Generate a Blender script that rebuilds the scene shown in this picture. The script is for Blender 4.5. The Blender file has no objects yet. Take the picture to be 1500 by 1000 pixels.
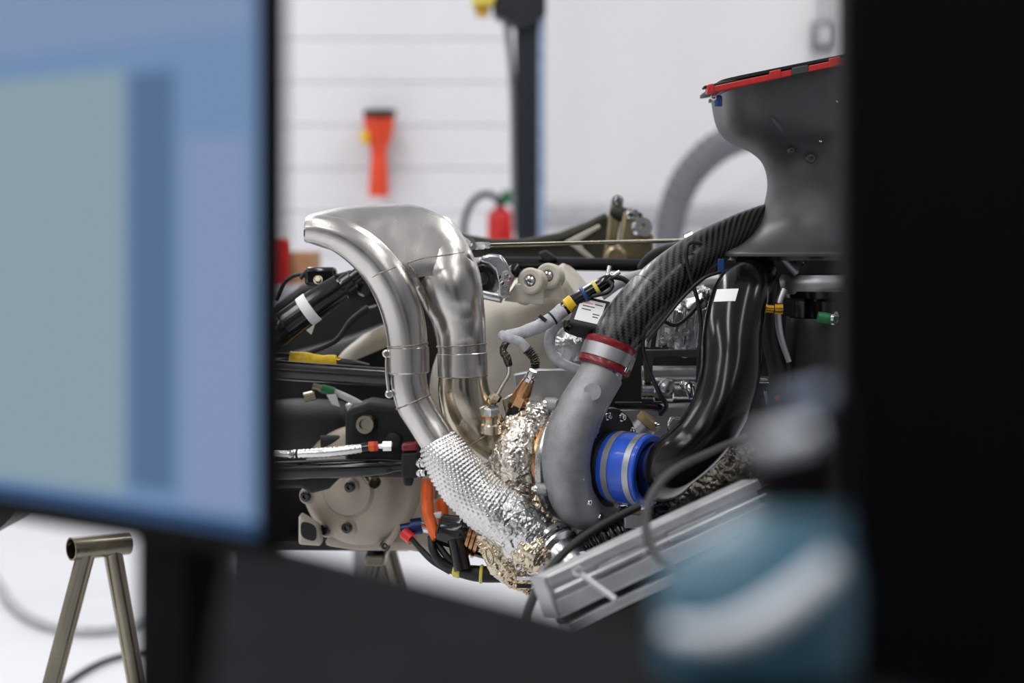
import bpy, math, random
import numpy as np
from mathutils import Vector, Matrix
random.seed(4); rng = np.random.default_rng(4)
SC = bpy.context.scene
COL = SC.collection

# ------------------------------------------------------------------ camera, exposure, lights
F = 70.0 / 36.0 * 1500.0        # focal length in pixels of the 1500 x 1000 frame
H = 1.15                        # camera height
HOR = 350.0                     # row of the horizon
cam = bpy.data.cameras.new('camera'); cam_o = bpy.data.objects.new('camera', cam); COL.objects.link(cam_o)
cam_o.location = (0, 0, H); cam_o.rotation_euler = (math.pi/2, 0, 0)
cam.lens = 70; cam.sensor_width = 36; cam.shift_y = -0.1; cam.clip_start = 0.02
cam.dof.use_dof = True; cam.dof.focus_distance = 2.90; cam.dof.aperture_fstop = 2.8
SC.camera = cam_o
SC.view_settings.view_transform = 'Standard'; SC.view_settings.look = 'None'
SC.view_settings.gamma = 1; SC.view_settings.use_curve_mapping = False
SC.view_settings.exposure = 0.04
w = bpy.data.worlds.new('world'); SC.world = w; w.use_nodes = True
w.node_tree.nodes['Background'].inputs[0].default_value = (0.75, 0.82, 1.0, 1)
w.node_tree.nodes['Background'].inputs[1].default_value = 0.05
def area(name, loc, sx, sy, power, col=(1, 1, 1), rot=(0, 0, 0)):
    l = bpy.data.lights.new(name, 'AREA'); l.shape = 'RECTANGLE'; l.size = sx; l.size_y = sy
    l.energy = power; l.color = col
    o = bpy.data.objects.new(name, l); o.location = loc; o.rotation_euler = rot; COL.objects.link(o)
    return o
for (lx, ly, sx, sy, pw) in ((-4.6, 6.0, 0.35, 5.5, 210), (-1.6, 6.0, 0.35, 5.5, 210), (1.6, 6.0, 0.35, 5.5, 210), (4.6, 6.0, 0.35, 5.5, 210),
                             (-3.2, 1.2, 0.30, 3.2, 130), (-0.75, 1.4, 0.30, 3.0, 120), (2.2, 1.2, 0.30, 3.2, 70),
                             (-4.0, -2.6, 0.4, 4.0, 185), (-1.2, -2.6, 0.4, 4.0, 150), (2.5, -2.6, 0.4, 4.0, 80)):  # row behind the camera: unseen fill, added and raised to brighten the steel
    area('strip_and_fill_light', (lx, ly, 4.25), sx, sy, pw*0.36, (1.0, 0.985, 0.97))

# ------------------------------------------------------------------ maths helpers
def P(x, y, d): return np.array([(x - 750.0) / F * d, d, H - (y - HOR) / F * d])
def M_(n, d=2.9): return n * d / F
def nrm(v):
    v = np.asarray(v, float); return v / max(np.linalg.norm(v), 1e-12)
def _hash(ix, iy, iz, k=0):
    n = (ix.astype(np.int64)*374761393 + iy.astype(np.int64)*668265263 + iz.astype(np.int64)*2147483647 + k*974634777) & 0xffffffff
    n = ((n ^ (n >> 13)) * 1274126177) & 0xffffffff
    n = ((n ^ (n >> 16)) * 2246822519) & 0xffffffff
    n = n ^ (n >> 15)
    return (n & 0xffffff) / float(0x1000000)
def vnoise(p, k=0):
    i = np.floor(p); f = p - i; f = f*f*(3-2*f); i = i.astype(np.int64); r = 0
    for a in (0, 1):
        for b in (0, 1):
            for c in (0, 1):
                wgt = (f[:,0] if a else 1-f[:,0])*(f[:,1] if b else 1-f[:,1])*(f[:,2] if c else 1-f[:,2])
                r = r + wgt*_hash(i[:,0]+a, i[:,1]+b, i[:,2]+c, k)
    return r*2-1
def facets(p, k=0):
    """crumpled sheet: every cell is a plane of random tilt"""
    i = np.floor(p).astype(np.int64); best = np.full(len(p), 9e9); h = np.zeros(len(p))
    for a in (-1, 0, 1):
        for b in (-1, 0, 1):
            for c in (-1, 0, 1):
                ci = i + np.array([a, b, c])
                q = np.stack([_hash(ci[:,0], ci[:,1], ci[:,2], k+j) for j in (1, 2, 3)], 1)
                dlt = p - (ci + q); d2 = (dlt**2).sum(1)
                t = np.stack([_hash(ci[:,0], ci[:,1], ci[:,2], k+j) for j in (4, 5, 6)], 1)*2-1
                m = d2 < best
                best[m] = d2[m]; h[m] = (dlt*t).sum(1)[m]
    return h
def crumple(amp, size, size2=None):
    def f(V, u, s):
        return amp*(facets(V/size) + 0.55*facets(V/(size2 or size*0.5)+7.3) + 0.5*vnoise(V/(size*2.2)))
    return f

# ------------------------------------------------------------------ geometry: every builder returns (verts, faces, uvs per vertex)
class Path:
    def __init__(self, pts, world=False):
        self.p = np.array([(q[:3] if world else P(q[0], q[1], q[2])) for q in pts], float)
        self.r = np.array([(q[3] if world else M_(q[3], q[2])) for q in pts], float)
        self.n = len(pts)
    def at(self, t):
        t = min(max(t, 0), self.n-1); i = min(int(t), self.n-2); f = t-i
        g = lambda a, j: a[j] if 0 <= j < self.n else (2*a[0]-a[1] if j < 0 else 2*a[-1]-a[-2])
        def cr(a):
            p0, p1, p2, p3 = g(a, i-1), g(a, i), g(a, i+1), g(a, i+2)
            return 0.5*((2*p1)+(-p0+p2)*f+(2*p0-5*p1+4*p2-p3)*f*f+(-p0+3*p1-3*p2+p3)*f**3)
        return cr(self.p), cr(self.r)
    def tan(self, t):
        return nrm(self.at(t+0.02)[0] - self.at(t-0.02)[0])
def sweep(path, n=20, seg=6, caps=True, open_start=False, open_end=False, disp=None, t0=0, t1=None, squash=1.0):
    t1 = path.n-1 if t1 is None else t1
    ts = np.linspace(t0, t1, max(2, int(round((t1-t0)*seg))+1))
    C = [path.at(t) for t in ts]; T = [path.tan(t) for t in ts]
    up = np.array([0, 1.0, 0]) if abs(T[0][1]) < 0.9 else np.array([0, 0, 1.0])
    a = nrm(up - T[0]*np.dot(up, T[0])); V = []; S = []; U = []; s = 0; A = []
    Nn = []
    ang = np.linspace(0, 2*math.pi, n, endpoint=False)
    rows = []
    for k, t in enumerate(ts):
        if k: s += np.linalg.norm(C[k][0]-C[k-1][0])
        a = nrm(a - T[k]*np.dot(a, T[k])); b = np.cross(T[k], a)
        rows.append((C[k][0], C[k][1], a.copy(), b, s))
    if open_end:
        c, r, a1, b1, s1 = rows[-1]; rows.append((c, r*0.86, a1, b1, s1)); rows.append((c - T[-1]*r*1.6, r*0.84, a1, b1, s1))
    if open_start:
        c, r, a1, b1, s1 = rows[0]; rows.insert(0, (c, r*0.86, a1, b1, s1)); rows.insert(0, (c + T[0]*r*1.6, r*0.84, a1, b1, s1))
    for c, r, a1, b1, s1 in rows:
        nv = np.outer(np.cos(ang), a1)*squash + np.outer(np.sin(ang), b1)
        V.append(c + nv*r); Nn.append(nv); U.append(np.stack([ang/(2*math.pi), np.full(n, s1)], 1))
    V = np.concatenate(V); Nn = np.concatenate(Nn); U = np.concatenate(U)
    if disp is not None: V = V + Nn*disp(V, U[:,0], U[:,1])[:,None]
    m = len(rows); fc = []
    for k in range(m-1):
        for j in range(n):
            j2 = (j+1) % n
            fc.append((k*n+j, k*n+j2, (k+1)*n+j2, (k+1)*n+j))
    if caps:
        fc.append(tuple(range(n-1, -1, -1))); fc.append(tuple(range((m-1)*n, m*n)))
    return V, fc, U
def tube(pts, **k): return sweep(Path(pts), **k)
def rod(a, b, r, n=14, **k):
    a = np.asarray(a, float); b = np.asarray(b, float)
    return sweep(Path([(*a, r), (*b, r)], True), n=n, seg=1, **k)
def lathe(o, axis, prof, n=32, closed=False, start=0.0):
    """prof: list of (distance along the axis, radius) in metres"""
    o = np.asarray(o, float); z = nrm(axis); up = np.array([0, 0, 1.0]) if abs(z[2]) < 0.9 else np.array([1.0, 0, 0])
    a = nrm(np.cross(up, z)); b = np.cross(z, a)
    ang = np.linspace(0, 2*math.pi, n, endpoint=False)+start
    V = np.concatenate([o + z*t + (np.outer(np.cos(ang), a)+np.outer(np.sin(ang), b))*r for t, r in prof])
    m = len(prof); fc = []
    for k in range(m if closed else m-1):
        k2 = (k+1) % m
        for j in range(n):
            j2 = (j+1) % n; fc.append((k*n+j, k*n+j2, k2*n+j2, k2*n+j))
    if not closed:
        fc.append(tuple(range(n-1, -1, -1))); fc.append(tuple(range((m-1)*n, m*n)))
    U = np.concatenate([np.stack([ang/(2*math.pi), np.full(n, t)], 1) for t, r in prof])
    return V, fc, U
def band(path, t, w, r_out, r_in=None, n=40, extra=0):
    """collar around a path; w and radii in metres (r_out relative to the path's radius)"""
    c, r = path.at(t); z = path.tan(t); ri = r*0.9; ro = r + r_out; e = min(w*0.25, 0.002)
    return lathe(c - z*w/2, z, [(0, ri), (0, ro-e), (e, ro), (w-e, ro), (w, ro-e), (w, ri)], n, True)
def box(c, s, R=None, ax=None):
    c = np.asarray(c, float); s = np.asarray(s, float)/2
    V = np.array([(x, y, z) for x in (-1, 1) for y in (-1, 1) for z in (-1, 1)], float)*s
    if ax is not None: R = np.array([nrm(a) for a in ax]).T
    if R is not None: V = V @ np.asarray(R).T
    return V + c, [(0,1,3,2), (4,6,7,5), (0,4,5,1), (2,3,7,6), (0,2,6,4), (1,5,7,3)], V[:, :2]*1.0
def prism(poly, d, thick, lean=0.0):
    """outline drawn at distance d, extruded straight back along +Y by thick metres"""
    a = np.array([P(x, y, d) for x, y in poly]); b = a + np.array([0, thick, 0]); n = len(poly)
    fc = [tuple(range(n-1, -1, -1)), tuple(range(n, 2*n))] + [(i, (i+1) % n, n+(i+1) % n, n+i) for i in range(n)]
    ar = sum(poly[i][0]*poly[(i+1) % n][1]-poly[(i+1) % n][0]*poly[i][1] for i in range(n))
    if ar < 0: fc = [f[::-1] for f in fc]
    V = np.concatenate([a, b]); return V, [f[::-1] for f in fc], V[:, [0, 2]]
def loft(secs, n=48, sub=5, caps=True, disp=None):
    """secs: (centre, half vector A, half vector B, exponent)"""
    S = np.array([np.concatenate([c, a, b, [e]]) for c, a, b, e in secs], float); m = len(S); rows = []
    for i in range(m-1):
        for k in range(sub if i < m-2 else sub+1):
            f = k/sub; g = lambda j: S[j] if 0 <= j < m else (2*S[0]-S[1] if j < 0 else 2*S[-1]-S[-2])
            p0, p1, p2, p3 = g(i-1), g(i), g(i+1), g(i+2)
            rows.append(0.5*((2*p1)+(-p0+p2)*f+(2*p0-5*p1+4*p2-p3)*f*f+(-p0+3*p1-3*p2+p3)*f**3))
    ang = np.linspace(0, 2*math.pi, n, endpoint=False); V = []; U = []; s = 0
    for k, r in enumerate(rows):
        e = 2.0/r[9]; c, q = np.cos(ang), np.sin(ang)
        x = np.sign(c)*np.abs(c)**e; y = np.sign(q)*np.abs(q)**e
        if k: s += np.linalg.norm(r[:3]-rows[k-1][:3])
        V.append(r[:3]+np.outer(x, r[3:6])+np.outer(y, r[6:9])); U.append(np.stack([ang/(2*math.pi), np.full(n, s)], 1))
    V = np.concatenate(V); U = np.concatenate(U); mm = len(rows); fc = []
    if disp is not None:
        cen = np.repeat(np.array([r[:3] for r in rows]), n, 0); nv = V-cen; nv /= np.linalg.norm(nv, axis=1)[:, None]+1e-9
        V = V + nv*disp(V, U[:,0], U[:,1])[:, None]
    for k in range(mm-1):
        for j in range(n):
            j2 = (j+1) % n; fc.append((k*n+j, k*n+j2, (k+1)*n+j2, (k+1)*n+j))
    if caps: fc.append(tuple(range(n-1, -1, -1))); fc.append(tuple(range((mm-1)*n, mm*n)))
    return V, fc, U
from mathutils.bvhtree import BVHTree
def bvh(geos):
    V = []; fc = []; off = 0
    for v, f, u in geos:
        V += [tuple(p) for p in v]; fc += [tuple(i+off for i in q) for q in f]; off += len(v)
    return BVHTree.FromPolygons(V, fc)
def hit(tree, x, y, dflt=2.9):
    o = np.array([0, 0, H]); r = nrm(P(x, y, 1.0)-o); q = tree.ray_cast(Vector(o), Vector(r))
    return (np.array(q[0]), np.array(q[1])) if q[0] is not None else (P(x, y, dflt), -r)
def patch(tree, quad, n=7, th=0.0008):
    """thin sheet lying on a surface; quad = four corners seen from the camera's side"""
    q = np.array(quad, float); top = []; bot = []
    for i in range(n):
        for j in range(n):
            a, b = i/(n-1), j/(n-1); p = (q[0]*(1-a)+q[1]*a)*(1-b)+(q[3]*(1-a)+q[2]*a)*b
            h, nn_ = hit(tree, *p); nn_ = nn_ if np.dot(nn_, h-np.array([0, 0, H])) < 0 else -nn_
            top.append(h+nn_*th); bot.append(h-nn_*0.001)
    m = n*n; V = np.array(top+bot); f = []
    for i in range(n-1):
        for j in range(n-1):
            k = i*n+j; f += [(k, k+1, k+n+1, k+n), (m+k, m+k+n, m+k+n+1, m+k+1)]
    for i in range(n-1):
        for e in ((i, i+1), ((n-1)*n+i+1, (n-1)*n+i), ((i+1)*n, i*n), (i*n+n-1, (i+1)*n+n-1)):
            f.append((e[0], e[1], m+e[1], m+e[0]))
    return V, f, V[:, [0, 2]]
def on_plane(o, nv, x, y):
    c_ = np.array([0, 0, H]); r = P(x, y, 1.0)-c_; return c_+r*np.dot(np.asarray(o)-c_, nv)/np.dot(r, nv)
def bolt(c, axis, r, h, socket=True, n=6):
    """washer and head of a bolt, the axis pointing out of the surface"""
    g = [lathe(c, axis, [(-h*0.6, r*1.05), (0, r*1.45), (h*0.25, r*1.45), (h*0.25, r*1.0)], 18)]
    if socket: g.append(lathe(c, axis, [(h*0.2, r), (h*0.95, r), (h*1.1, r*0.88), (h*1.1, r*0.5), (h*0.6, r*0.48)], 18))
    else: g.append(lathe(c, axis, [(h*0.2, r*1.15), (h*0.95, r*1.15), (h*1.15, r*0.95)], 6))
    return g

def link(name, geos, mat, parent=None, smooth=40, bevel=0, seg=2):
    if isinstance(geos, tuple): geos = [geos]
    geos = [h for g in geos for h in (g if isinstance(g, list) else [g])]
    V = []; fc = []; U = []; off = 0
    for v, f, u in geos:
        V.append(np.asarray(v)); U.append(np.asarray(u)); fc += [tuple(i+off for i in q) for q in f]; off += len(v)
    V = np.concatenate(V); U = np.concatenate(U); c = (V.max(0)+V.min(0))/2
    if parent is None: c[2] = V[:, 2].min()
    me = bpy.data.meshes.new(name); me.from_pydata((V-c).tolist(), [], fc)
    uv = me.uv_layers.new(name='uv'); li = np.zeros(len(me.loops), np.int32); me.loops.foreach_get('vertex_index', li)
    uv.data.foreach_set('uv', U[li].astype(np.float32).ravel())
    me.materials.append(mat); me.validate(); me.update()
    import bmesh as _b
    b = _b.new(); b.from_mesh(me); _b.ops.recalc_face_normals(b, faces=b.faces); b.to_mesh(me); b.free()
    if smooth:
        me.polygons.foreach_set('use_smooth', [True]*len(me.polygons)); me.set_sharp_from_angle(angle=math.radians(smooth))
    o = bpy.data.objects.new(name, me); COL.objects.link(o); o.location = c
    if parent is not None:
        o.parent = parent; wl = Vector((0, 0, 0)); q = parent
        while q is not None: wl += q.location if q.parent is None else q.location + q.matrix_parent_inverse.translation; q = q.parent
        o.matrix_parent_inverse = Matrix.Translation(-wl)
    if bevel:
        md = o.modifiers.new('bevel', 'BEVEL'); md.width = bevel; md.segments = seg; md.limit_method = 'ANGLE'; md.angle_limit = math.radians(40)
    return o
def tag(o, label=None, cat=None, group=None, kind=None):
    for k, v in (('label', label), ('category', cat), ('group', group), ('kind', kind)):
        if v: o[k] = v
    return o
def thing(name, label, cat, loc, group=None):
    o = bpy.data.objects.new(name, None); COL.objects.link(o); o.location = loc; o.empty_display_size = 0.05
    return tag(o, label, cat, group)

# ------------------------------------------------------------------ materials
def lin(c):
    return tuple(((v/255)/12.92 if v/255 <= 0.04045 else ((v/255+0.055)/1.055)**2.4) for v in c)
def mat(name, rgb, metal=0.0, rough=0.5, var=0.08, vscale=40, bump=0.0, bscale=200, rvar=0.08, coat=0.0, rgb2=None, stretch=None, **kw):
    m = bpy.data.materials.new(name); m.use_nodes = True; nt = m.node_tree; N = nt.nodes; L = nt.links
    b = N['Principled BSDF']; b.inputs['Metallic'].default_value = metal; b.inputs['Roughness'].default_value = rough
    b.inputs['Coat Weight'].default_value = coat; b.inputs['Coat Roughness'].default_value = 0.08
    for k, v in kw.items(): b.inputs[k].default_value = v
    tc = N.new('ShaderNodeTexCoord'); mp = N.new('ShaderNodeMapping'); L.new(tc.outputs['Object'], mp.inputs[0])
    if stretch: mp.inputs['Scale'].default_value = stretch
    n = N.new('ShaderNodeTexNoise'); n.inputs['Scale'].default_value = vscale; n.inputs['Detail'].default_value = 4; L.new(mp.outputs[0], n.inputs['Vector'])
    cr = N.new('ShaderNodeValToRGB'); c = np.array(lin(rgb)); c2 = np.array(lin(rgb2)) if rgb2 else np.clip(c*(1+var*2), 0, 1); c1 = c if rgb2 else c*(1-var*2)
    cr.color_ramp.elements[0].position = 0.35; cr.color_ramp.elements[1].position = 0.65
    cr.color_ramp.elements[0].color = (*c1, 1); cr.color_ramp.elements[1].color = (*c2, 1)
    L.new(n.outputs[0], cr.inputs[0]); L.new(cr.outputs[0], b.inputs['Base Color'])
    mr = N.new('ShaderNodeMapRange'); mr.inputs[3].default_value = max(rough-rvar, 0.03); mr.inputs[4].default_value = rough+rvar
    L.new(n.outputs[0], mr.inputs[0]); L.new(mr.outputs[0], b.inputs['Roughness'])
    if bump:
        n2 = N.new('ShaderNodeTexNoise'); n2.inputs['Scale'].default_value = bscale; n2.inputs['Detail'].default_value = 3; L.new(mp.outputs[0], n2.inputs['Vector'])
        bp = N.new('ShaderNodeBump'); bp.inputs['Strength'].default_value = bump; bp.inputs['Distance'].default_value = 0.001
        L.new(n2.outputs[0], bp.inputs['Height']); L.new(bp.outputs[0], b.inputs['Normal'])
    return m
def screen_mat(name, rgb, strength=1.0):
    m = bpy.data.materials.new(name); m.use_nodes = True; b = m.node_tree.nodes['Principled BSDF']
    b.inputs['Base Color'].default_value = (0.01, 0.01, 0.012, 1); b.inputs['Roughness'].default_value = 0.5; b.inputs['Specular IOR Level'].default_value = 0.08
    b.inputs['Emission Color'].default_value = (*lin(rgb), 1); b.inputs['Emission Strength'].default_value = strength
    return m
def carbon_mat():
    m = bpy.data.materials.new('carbon_weave'); m.use_nodes = True; nt = m.node_tree; N = nt.nodes; L = nt.links; b = N['Principled BSDF']
    tc = N.new('ShaderNodeTexCoord'); mp = N.new('ShaderNodeMapping'); mp.inputs['Rotation'].default_value = (0, 0, 0)
    mp.inputs['Scale'].default_value = (1, 1, 1); L.new(tc.outputs['UV'], mp.inputs[0])
    sep = N.new('ShaderNodeSeparateXYZ'); L.new(mp.outputs[0], sep.inputs[0])
    def math_(op, a, bb=None, v=None):
        q = N.new('ShaderNodeMath'); q.operation = op
        (L.new(a, q.inputs[0]) if not isinstance(a, (int, float)) else None)
        if bb is not None: L.new(bb, q.inputs[1])
        elif v is not None: q.inputs[1].default_value = v
        return q.outputs[0]
    u = math_('MULTIPLY', sep.outputs[0], v=72.0); v = math_('MULTIPLY', sep.outputs[1], v=300.0)
    fu = math_('FLOOR', u); fv = math_('FLOOR', v)
    s = math_('ADD', fu, fv); md = math_('FLOORED_MODULO', s, v=4.0); tw = math_('LESS_THAN', md, v=2.0)
    cr = N.new('ShaderNodeMapRange'); L.new(tw, cr.inputs[0]); cr.inputs[3].default_value = 0.008; cr.inputs[4].default_value = 0.045
    cc = N.new('ShaderNodeCombineColor'); [L.new(cr.outputs[0], cc.inputs[i]) for i in range(3)]
    L.new(cc.outputs[0], b.inputs['Base Color']); b.inputs['Metallic'].default_value = 0.35
    rr = N.new('ShaderNodeMapRange'); L.new(tw, rr.inputs[0]); rr.inputs[3].default_value = 0.25; rr.inputs[4].default_value = 0.5
    L.new(rr.outputs[0], b.inputs['Roughness']); b.inputs['Coat Weight'].default_value = 0.5; b.inputs['Coat Roughness'].default_value = 0.25
    bp = N.new('ShaderNodeBump'); bp.inputs['Strength'].default_value = 0.35; bp.inputs['Distance'].default_value = 0.0006
    L.new(tw, bp.inputs['Height']); L.new(bp.outputs[0], b.inputs['Normal'])
    return m
MT = dict(
    steel=mat('brushed_stainless', (206, 203, 198), 1, 0.25, 0.04, 30, 0.12, 500, 0.07, stretch=(1, 1, 0.25)),
    steel_warm=mat('heat_tinted_stainless', (188, 180, 166), 1, 0.2, 0, 14, 0.08, 400, 0.06, rgb2=(206, 194, 168)),
    weld=mat('weld_bead', (150, 140, 125), 1, 0.35, 0.2, 300, 0.6, 900),
    foil=mat('crinkled_foil', (232, 225, 214), 1, 0.2, 0.03, 30, 0.3, 160, 0.05),
    foil_dim=mat('dimpled_foil', (222, 221, 219), 1, 0.24, 0.04, 30, 0.2, 500, 0.06),
    foil_gold=mat('gold_tinted_foil', (214, 196, 160), 1, 0.2, 0.0, 22, 0.5, 240, 0.06, rgb2=(222, 212, 192)),
    foil_dark=mat('dark_braided_wrap', (92, 88, 82), 1, 0.32, 0.2, 60, 0.8, 300),
    cast=mat('cast_aluminium', (152, 153, 156), 0.55, 0.5, 0.05, 60, 0.5, 700),
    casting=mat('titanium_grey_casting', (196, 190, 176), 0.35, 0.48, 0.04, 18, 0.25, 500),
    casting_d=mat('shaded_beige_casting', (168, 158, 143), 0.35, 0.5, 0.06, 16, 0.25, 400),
    alu=mat('machined_aluminium', (205, 206, 208), 1, 0.27, 0.04, 60, 0.1, 600),
    alu_plate=mat('satin_aluminium_plate', (176, 177, 180), 0.9, 0.42, 0.03, 30, 0.1, 500),
    extr=mat('anodised_extrusion', (202, 202, 205), 0.8, 0.38, 0.04, 30, 0.1, 500),
    chrome=mat('polished_steel', (215, 215, 215), 1, 0.1, 0.03, 50),
    black=mat('gloss_black', (9, 9, 10), 0, 0.16, 0.1, 50, rvar=0.04, **{'Specular IOR Level': 0.6}),
    black_duct=mat('gloss_black_duct', (10, 10, 11), 0, 0.16, 0.1, 30, rvar=0.04, **{'Specular IOR Level': 0.35}),
    black_m=mat('matt_black', (13, 13, 14), 0, 0.55, 0.1, 80, 0.2, 500),
    rubber=mat('black_rubber', (16, 16, 17), 0, 0.5, 0.1, 60, 0.2, 600),
    engine=mat('engine_shadow_dark', (24, 23, 23), 0.3, 0.5, 0.12, 25, 0.4, 200),
    airbox=mat('satin_dark_composite', (62, 63, 66), 0.0, 0.42, 0.08, 14, 0.06, 500),
    red=mat('red_gasket', (190, 44, 44), 0, 0.42, 0.06, 60),
    red_sil=mat('dark_red_silicone', (122, 16, 25), 0, 0.32, 0.06, 60, coat=0.2),
    blue_sil=mat('blue_silicone', (38, 88, 205), 0, 0.35, 0.06, 60, coat=0.2),
    blue=mat('blue_plastic', (24, 62, 118), 0, 0.4), navy=mat('navy_anodised', (20, 40, 84), 0.4, 0.35),
    grey_sleeve=mat('grey_heat_sleeve', (178, 179, 184), 0.0, 0.5, 0.07, 90, 0.8, 260),
    yellow=mat('yellow_sleeve', (228, 190, 30), 0, 0.4, 0.06, 90, 0.5, 300),
    yellow2=mat('pale_yellow_marker', (222, 210, 90), 0, 0.4),
    orange=mat('orange_cable', (222, 92, 22), 0, 0.45), copper=mat('copper_hex', (206, 156, 112), 1, 0.24, 0.05, 60),
    brass=mat('brass_fitting', (210, 160, 60), 1, 0.25), green=mat('green_marker', (22, 104, 60), 0, 0.45),
    white=mat('white_label', (232, 233, 235), 0, 0.5, 0.01), ink=mat('printed_ink', (70, 70, 74), 0, 0.6), ink_o=mat('orange_ink', (225, 120, 60), 0, 0.6),
    olive=mat('olive_grey_beam', (78, 76, 68), 0.2, 0.45, 0.05, 20), bronze=mat('bronze_bracket', (150, 138, 108), 0.8, 0.36, 0.1, 30),
    tan=mat('tan_cap', (186, 162, 122), 0, 0.5), nickel=mat('nickel_tube', (142, 136, 120), 1, 0.25, 0.06, 14, rvar=0.12),
    wall=mat('white_wall_paint', (222, 222, 224), 0, 0.55, 0.01, 2), wall2=mat('white_door_panel', (226, 227, 231), 0, 0.42, 0.01, 2),
    floor=mat('white_epoxy_floor', (232, 233, 238), 0, 0.22, 0.015, 1.2, rvar=0.1), ceil=mat('ceiling_white', (205, 205, 206), 0, 0.7, 0.02, 3),
    wall_d=mat('grey_workshop_wall', (165, 166, 170), 0, 0.6, 0.03, 2),
    post=mat('dark_post_paint', (28, 32, 40), 0.3, 0.4), post_l=mat('grey_blue_cover', (150, 165, 190), 0.3, 0.4),
    grey=mat('mid_grey_plastic', (120, 122, 126), 0, 0.5), lgrey=mat('light_grey_paint', (178, 180, 185), 0, 0.5),
    orange_p=mat('orange_red_plastic', (226, 70, 32), 0, 0.45, 0.04, 8), red_p=mat('extinguisher_red', (205, 30, 30), 0, 0.35),
    mon=mat('monitor_black_plastic', (6, 6, 8), 0, 0.6, 0.06, 60, **{'Specular IOR Level': 0.12}), stand=mat('charcoal_plastic', (38, 38, 41), 0, 0.9, 0.06, 30, 0.1, 500, **{'Specular IOR Level': 0.0}),
    teal=mat('teal_plastic', (66, 108, 128), 0, 0.35, 0.04, 20), pale=mat('highlight_white', (226, 232, 240), 0, 0.25, 0.01),
    palegrey=mat('highlight_blue_grey', (150, 165, 190), 0, 0.25, 0.01),  # both pale colours stand for highlights on the bottle
    card=mat('cardboard', (168, 126, 92), 0, 0.8, 0.06, 20), desk=mat('desk_laminate', (70, 70, 74), 0, 0.5), hose=mat('grey_hose', (104, 106, 112), 0, 0.6),
    carbon=carbon_mat())

# ------------------------------------------------------------------ the setting
X0, X1, Y0, Y1, ZC = -7.0, 7.0, -6.0, 9.0, 4.5
def struct(name, geos, m, parent=None, **k):
    o = link(name, geos, m, parent, **k)
    if parent is None: o['kind'] = 'structure'
    return o
struct('floor', box((0, 1.5, -0.1), (14, 15, 0.2)), MT['floor'])
struct('ceiling', box((0, 1.5, ZC+0.1), (14, 15, 0.2)), MT['ceil'])
wb = struct('wall_back', box((0, Y1+0.1, ZC/2), (14, 0.2, ZC)), MT['wall'])
struct('wall_left', box((X0-0.1, 1.5, ZC/2), (0.2, 15, ZC)), MT['wall'])
struct('wall_right', box((X1+0.1, 1.5, ZC/2), (0.2, 15, ZC)), MT['wall_d'])
struct('wall_front', box((0, Y0-0.1, ZC/2), (14, 0.2, ZC)), MT['wall_d'])
ph = 0.195
xa, xb = -3.6, P(760, 0, 9)[0]
for i in range(22):
    struct('panel', box(((xa+xb)/2, Y1-0.02, 0.1+ph*i+ph/2), (xb-xa, 0.04, ph-0.003)), MT['wall2'], wb, bevel=0.004, smooth=0)
struct('trim_1', box(((P(790, 0, 9)[0]+4.5)/2, Y1-0.03, P(0, 312, 8.95)[2]), (4.5-P(790, 0, 9)[0], 0.05, 0.07)), MT['lgrey'], bevel=0.006)

# ---- things far behind the engine
D = 8.0
ps = thing('lifting_post', 'tall dark lifting post against the white wall', 'post', (P(772, 0, 7.6)[0], 7.6, 0))
px_ = P(772, 0, 7.6)[0]
link('post', box((px_, 7.6, 1.6), (0.09, 0.10, 3.2)), MT['post'], ps, bevel=0.01)
link('cover_strip', box((px_+0.055, 7.57, 1.55), (0.03, 0.07, 3.0)), MT['post_l'], ps, bevel=0.005)
link('base_plate', box((px_, 7.6, 0.015), (0.16, 0.2, 0.03)), MT['post'], ps, bevel=0.005)
link('arm_head', prism([(722, -60), (800, -60), (800, 20), (775, 40), (762, 44), (742, 30), (722, 22)], 7.5, 0.16), MT['post'], ps, bevel=0.01)
link('warning_block', prism([(694, -40), (718, -40), (716, 22), (696, 22)], 7.48, 0.12), MT['brass'], ps, bevel=0.01)
link('warning_cap', prism([(690, -18), (724, -18), (724, 6), (690, 6)], 7.46, 0.16), MT['yellow2'], ps, bevel=0.01)
link('cable', tube([(742, 34, 7.58, 5), (748, 90, 7.58, 5), (752, 170, 7.58, 5), (754, 260, 7.58, 6), (756, 340, 7.58, 6)], n=8), MT['grey'], ps)

ex = thing('fire_extinguisher', 'red fire extinguisher with black hose on a stand beside the dark post', 'fire extinguisher', P(733, 450, 7.9)*np.array([1, 1, 0]))
e0 = P(733, 440, 7.9); eh = lambda y: P(733, y, 7.9)[2]-e0[2]
link('cylinder', lathe(e0, (0, 0, 1), [(0, 0.045), (0.01, 0.052), (eh(318), 0.052), (eh(308), 0.04), (eh(303), 0.018)], 24), MT['red_p'], ex)
link('stand', [lathe(e0*np.array([1, 1, 0]), (0, 0, 1), [(0, 0.1), (0.015, 0.1), (0.02, 0.02), (e0[2]-0.01, 0.02), (e0[2]-0.005, 0.055), (e0[2], 0.055)], 24)], MT['grey'], ex)
link('valve', lathe(P(733, 303, 7.9), (0, 0, 1), [(0, 0.017), (0.02, 0.017), (0.022, 0.03), (0.04, 0.03), (0.045, 0.012)], 16), MT['black_m'], ex)
link('tag', prism([(735, 279), (752, 279), (752, 299), (735, 299)], 7.84, 0.01), MT['green'], ex)
link('hose', tube([(733, 292, 7.88, 4), (712, 284, 7.85, 5), (692, 296, 7.84, 5), (681, 322, 7.84, 5), (680, 352, 7.84, 5), (688, 400, 7.84, 5)], n=8), MT['rubber'], ex)

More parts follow.
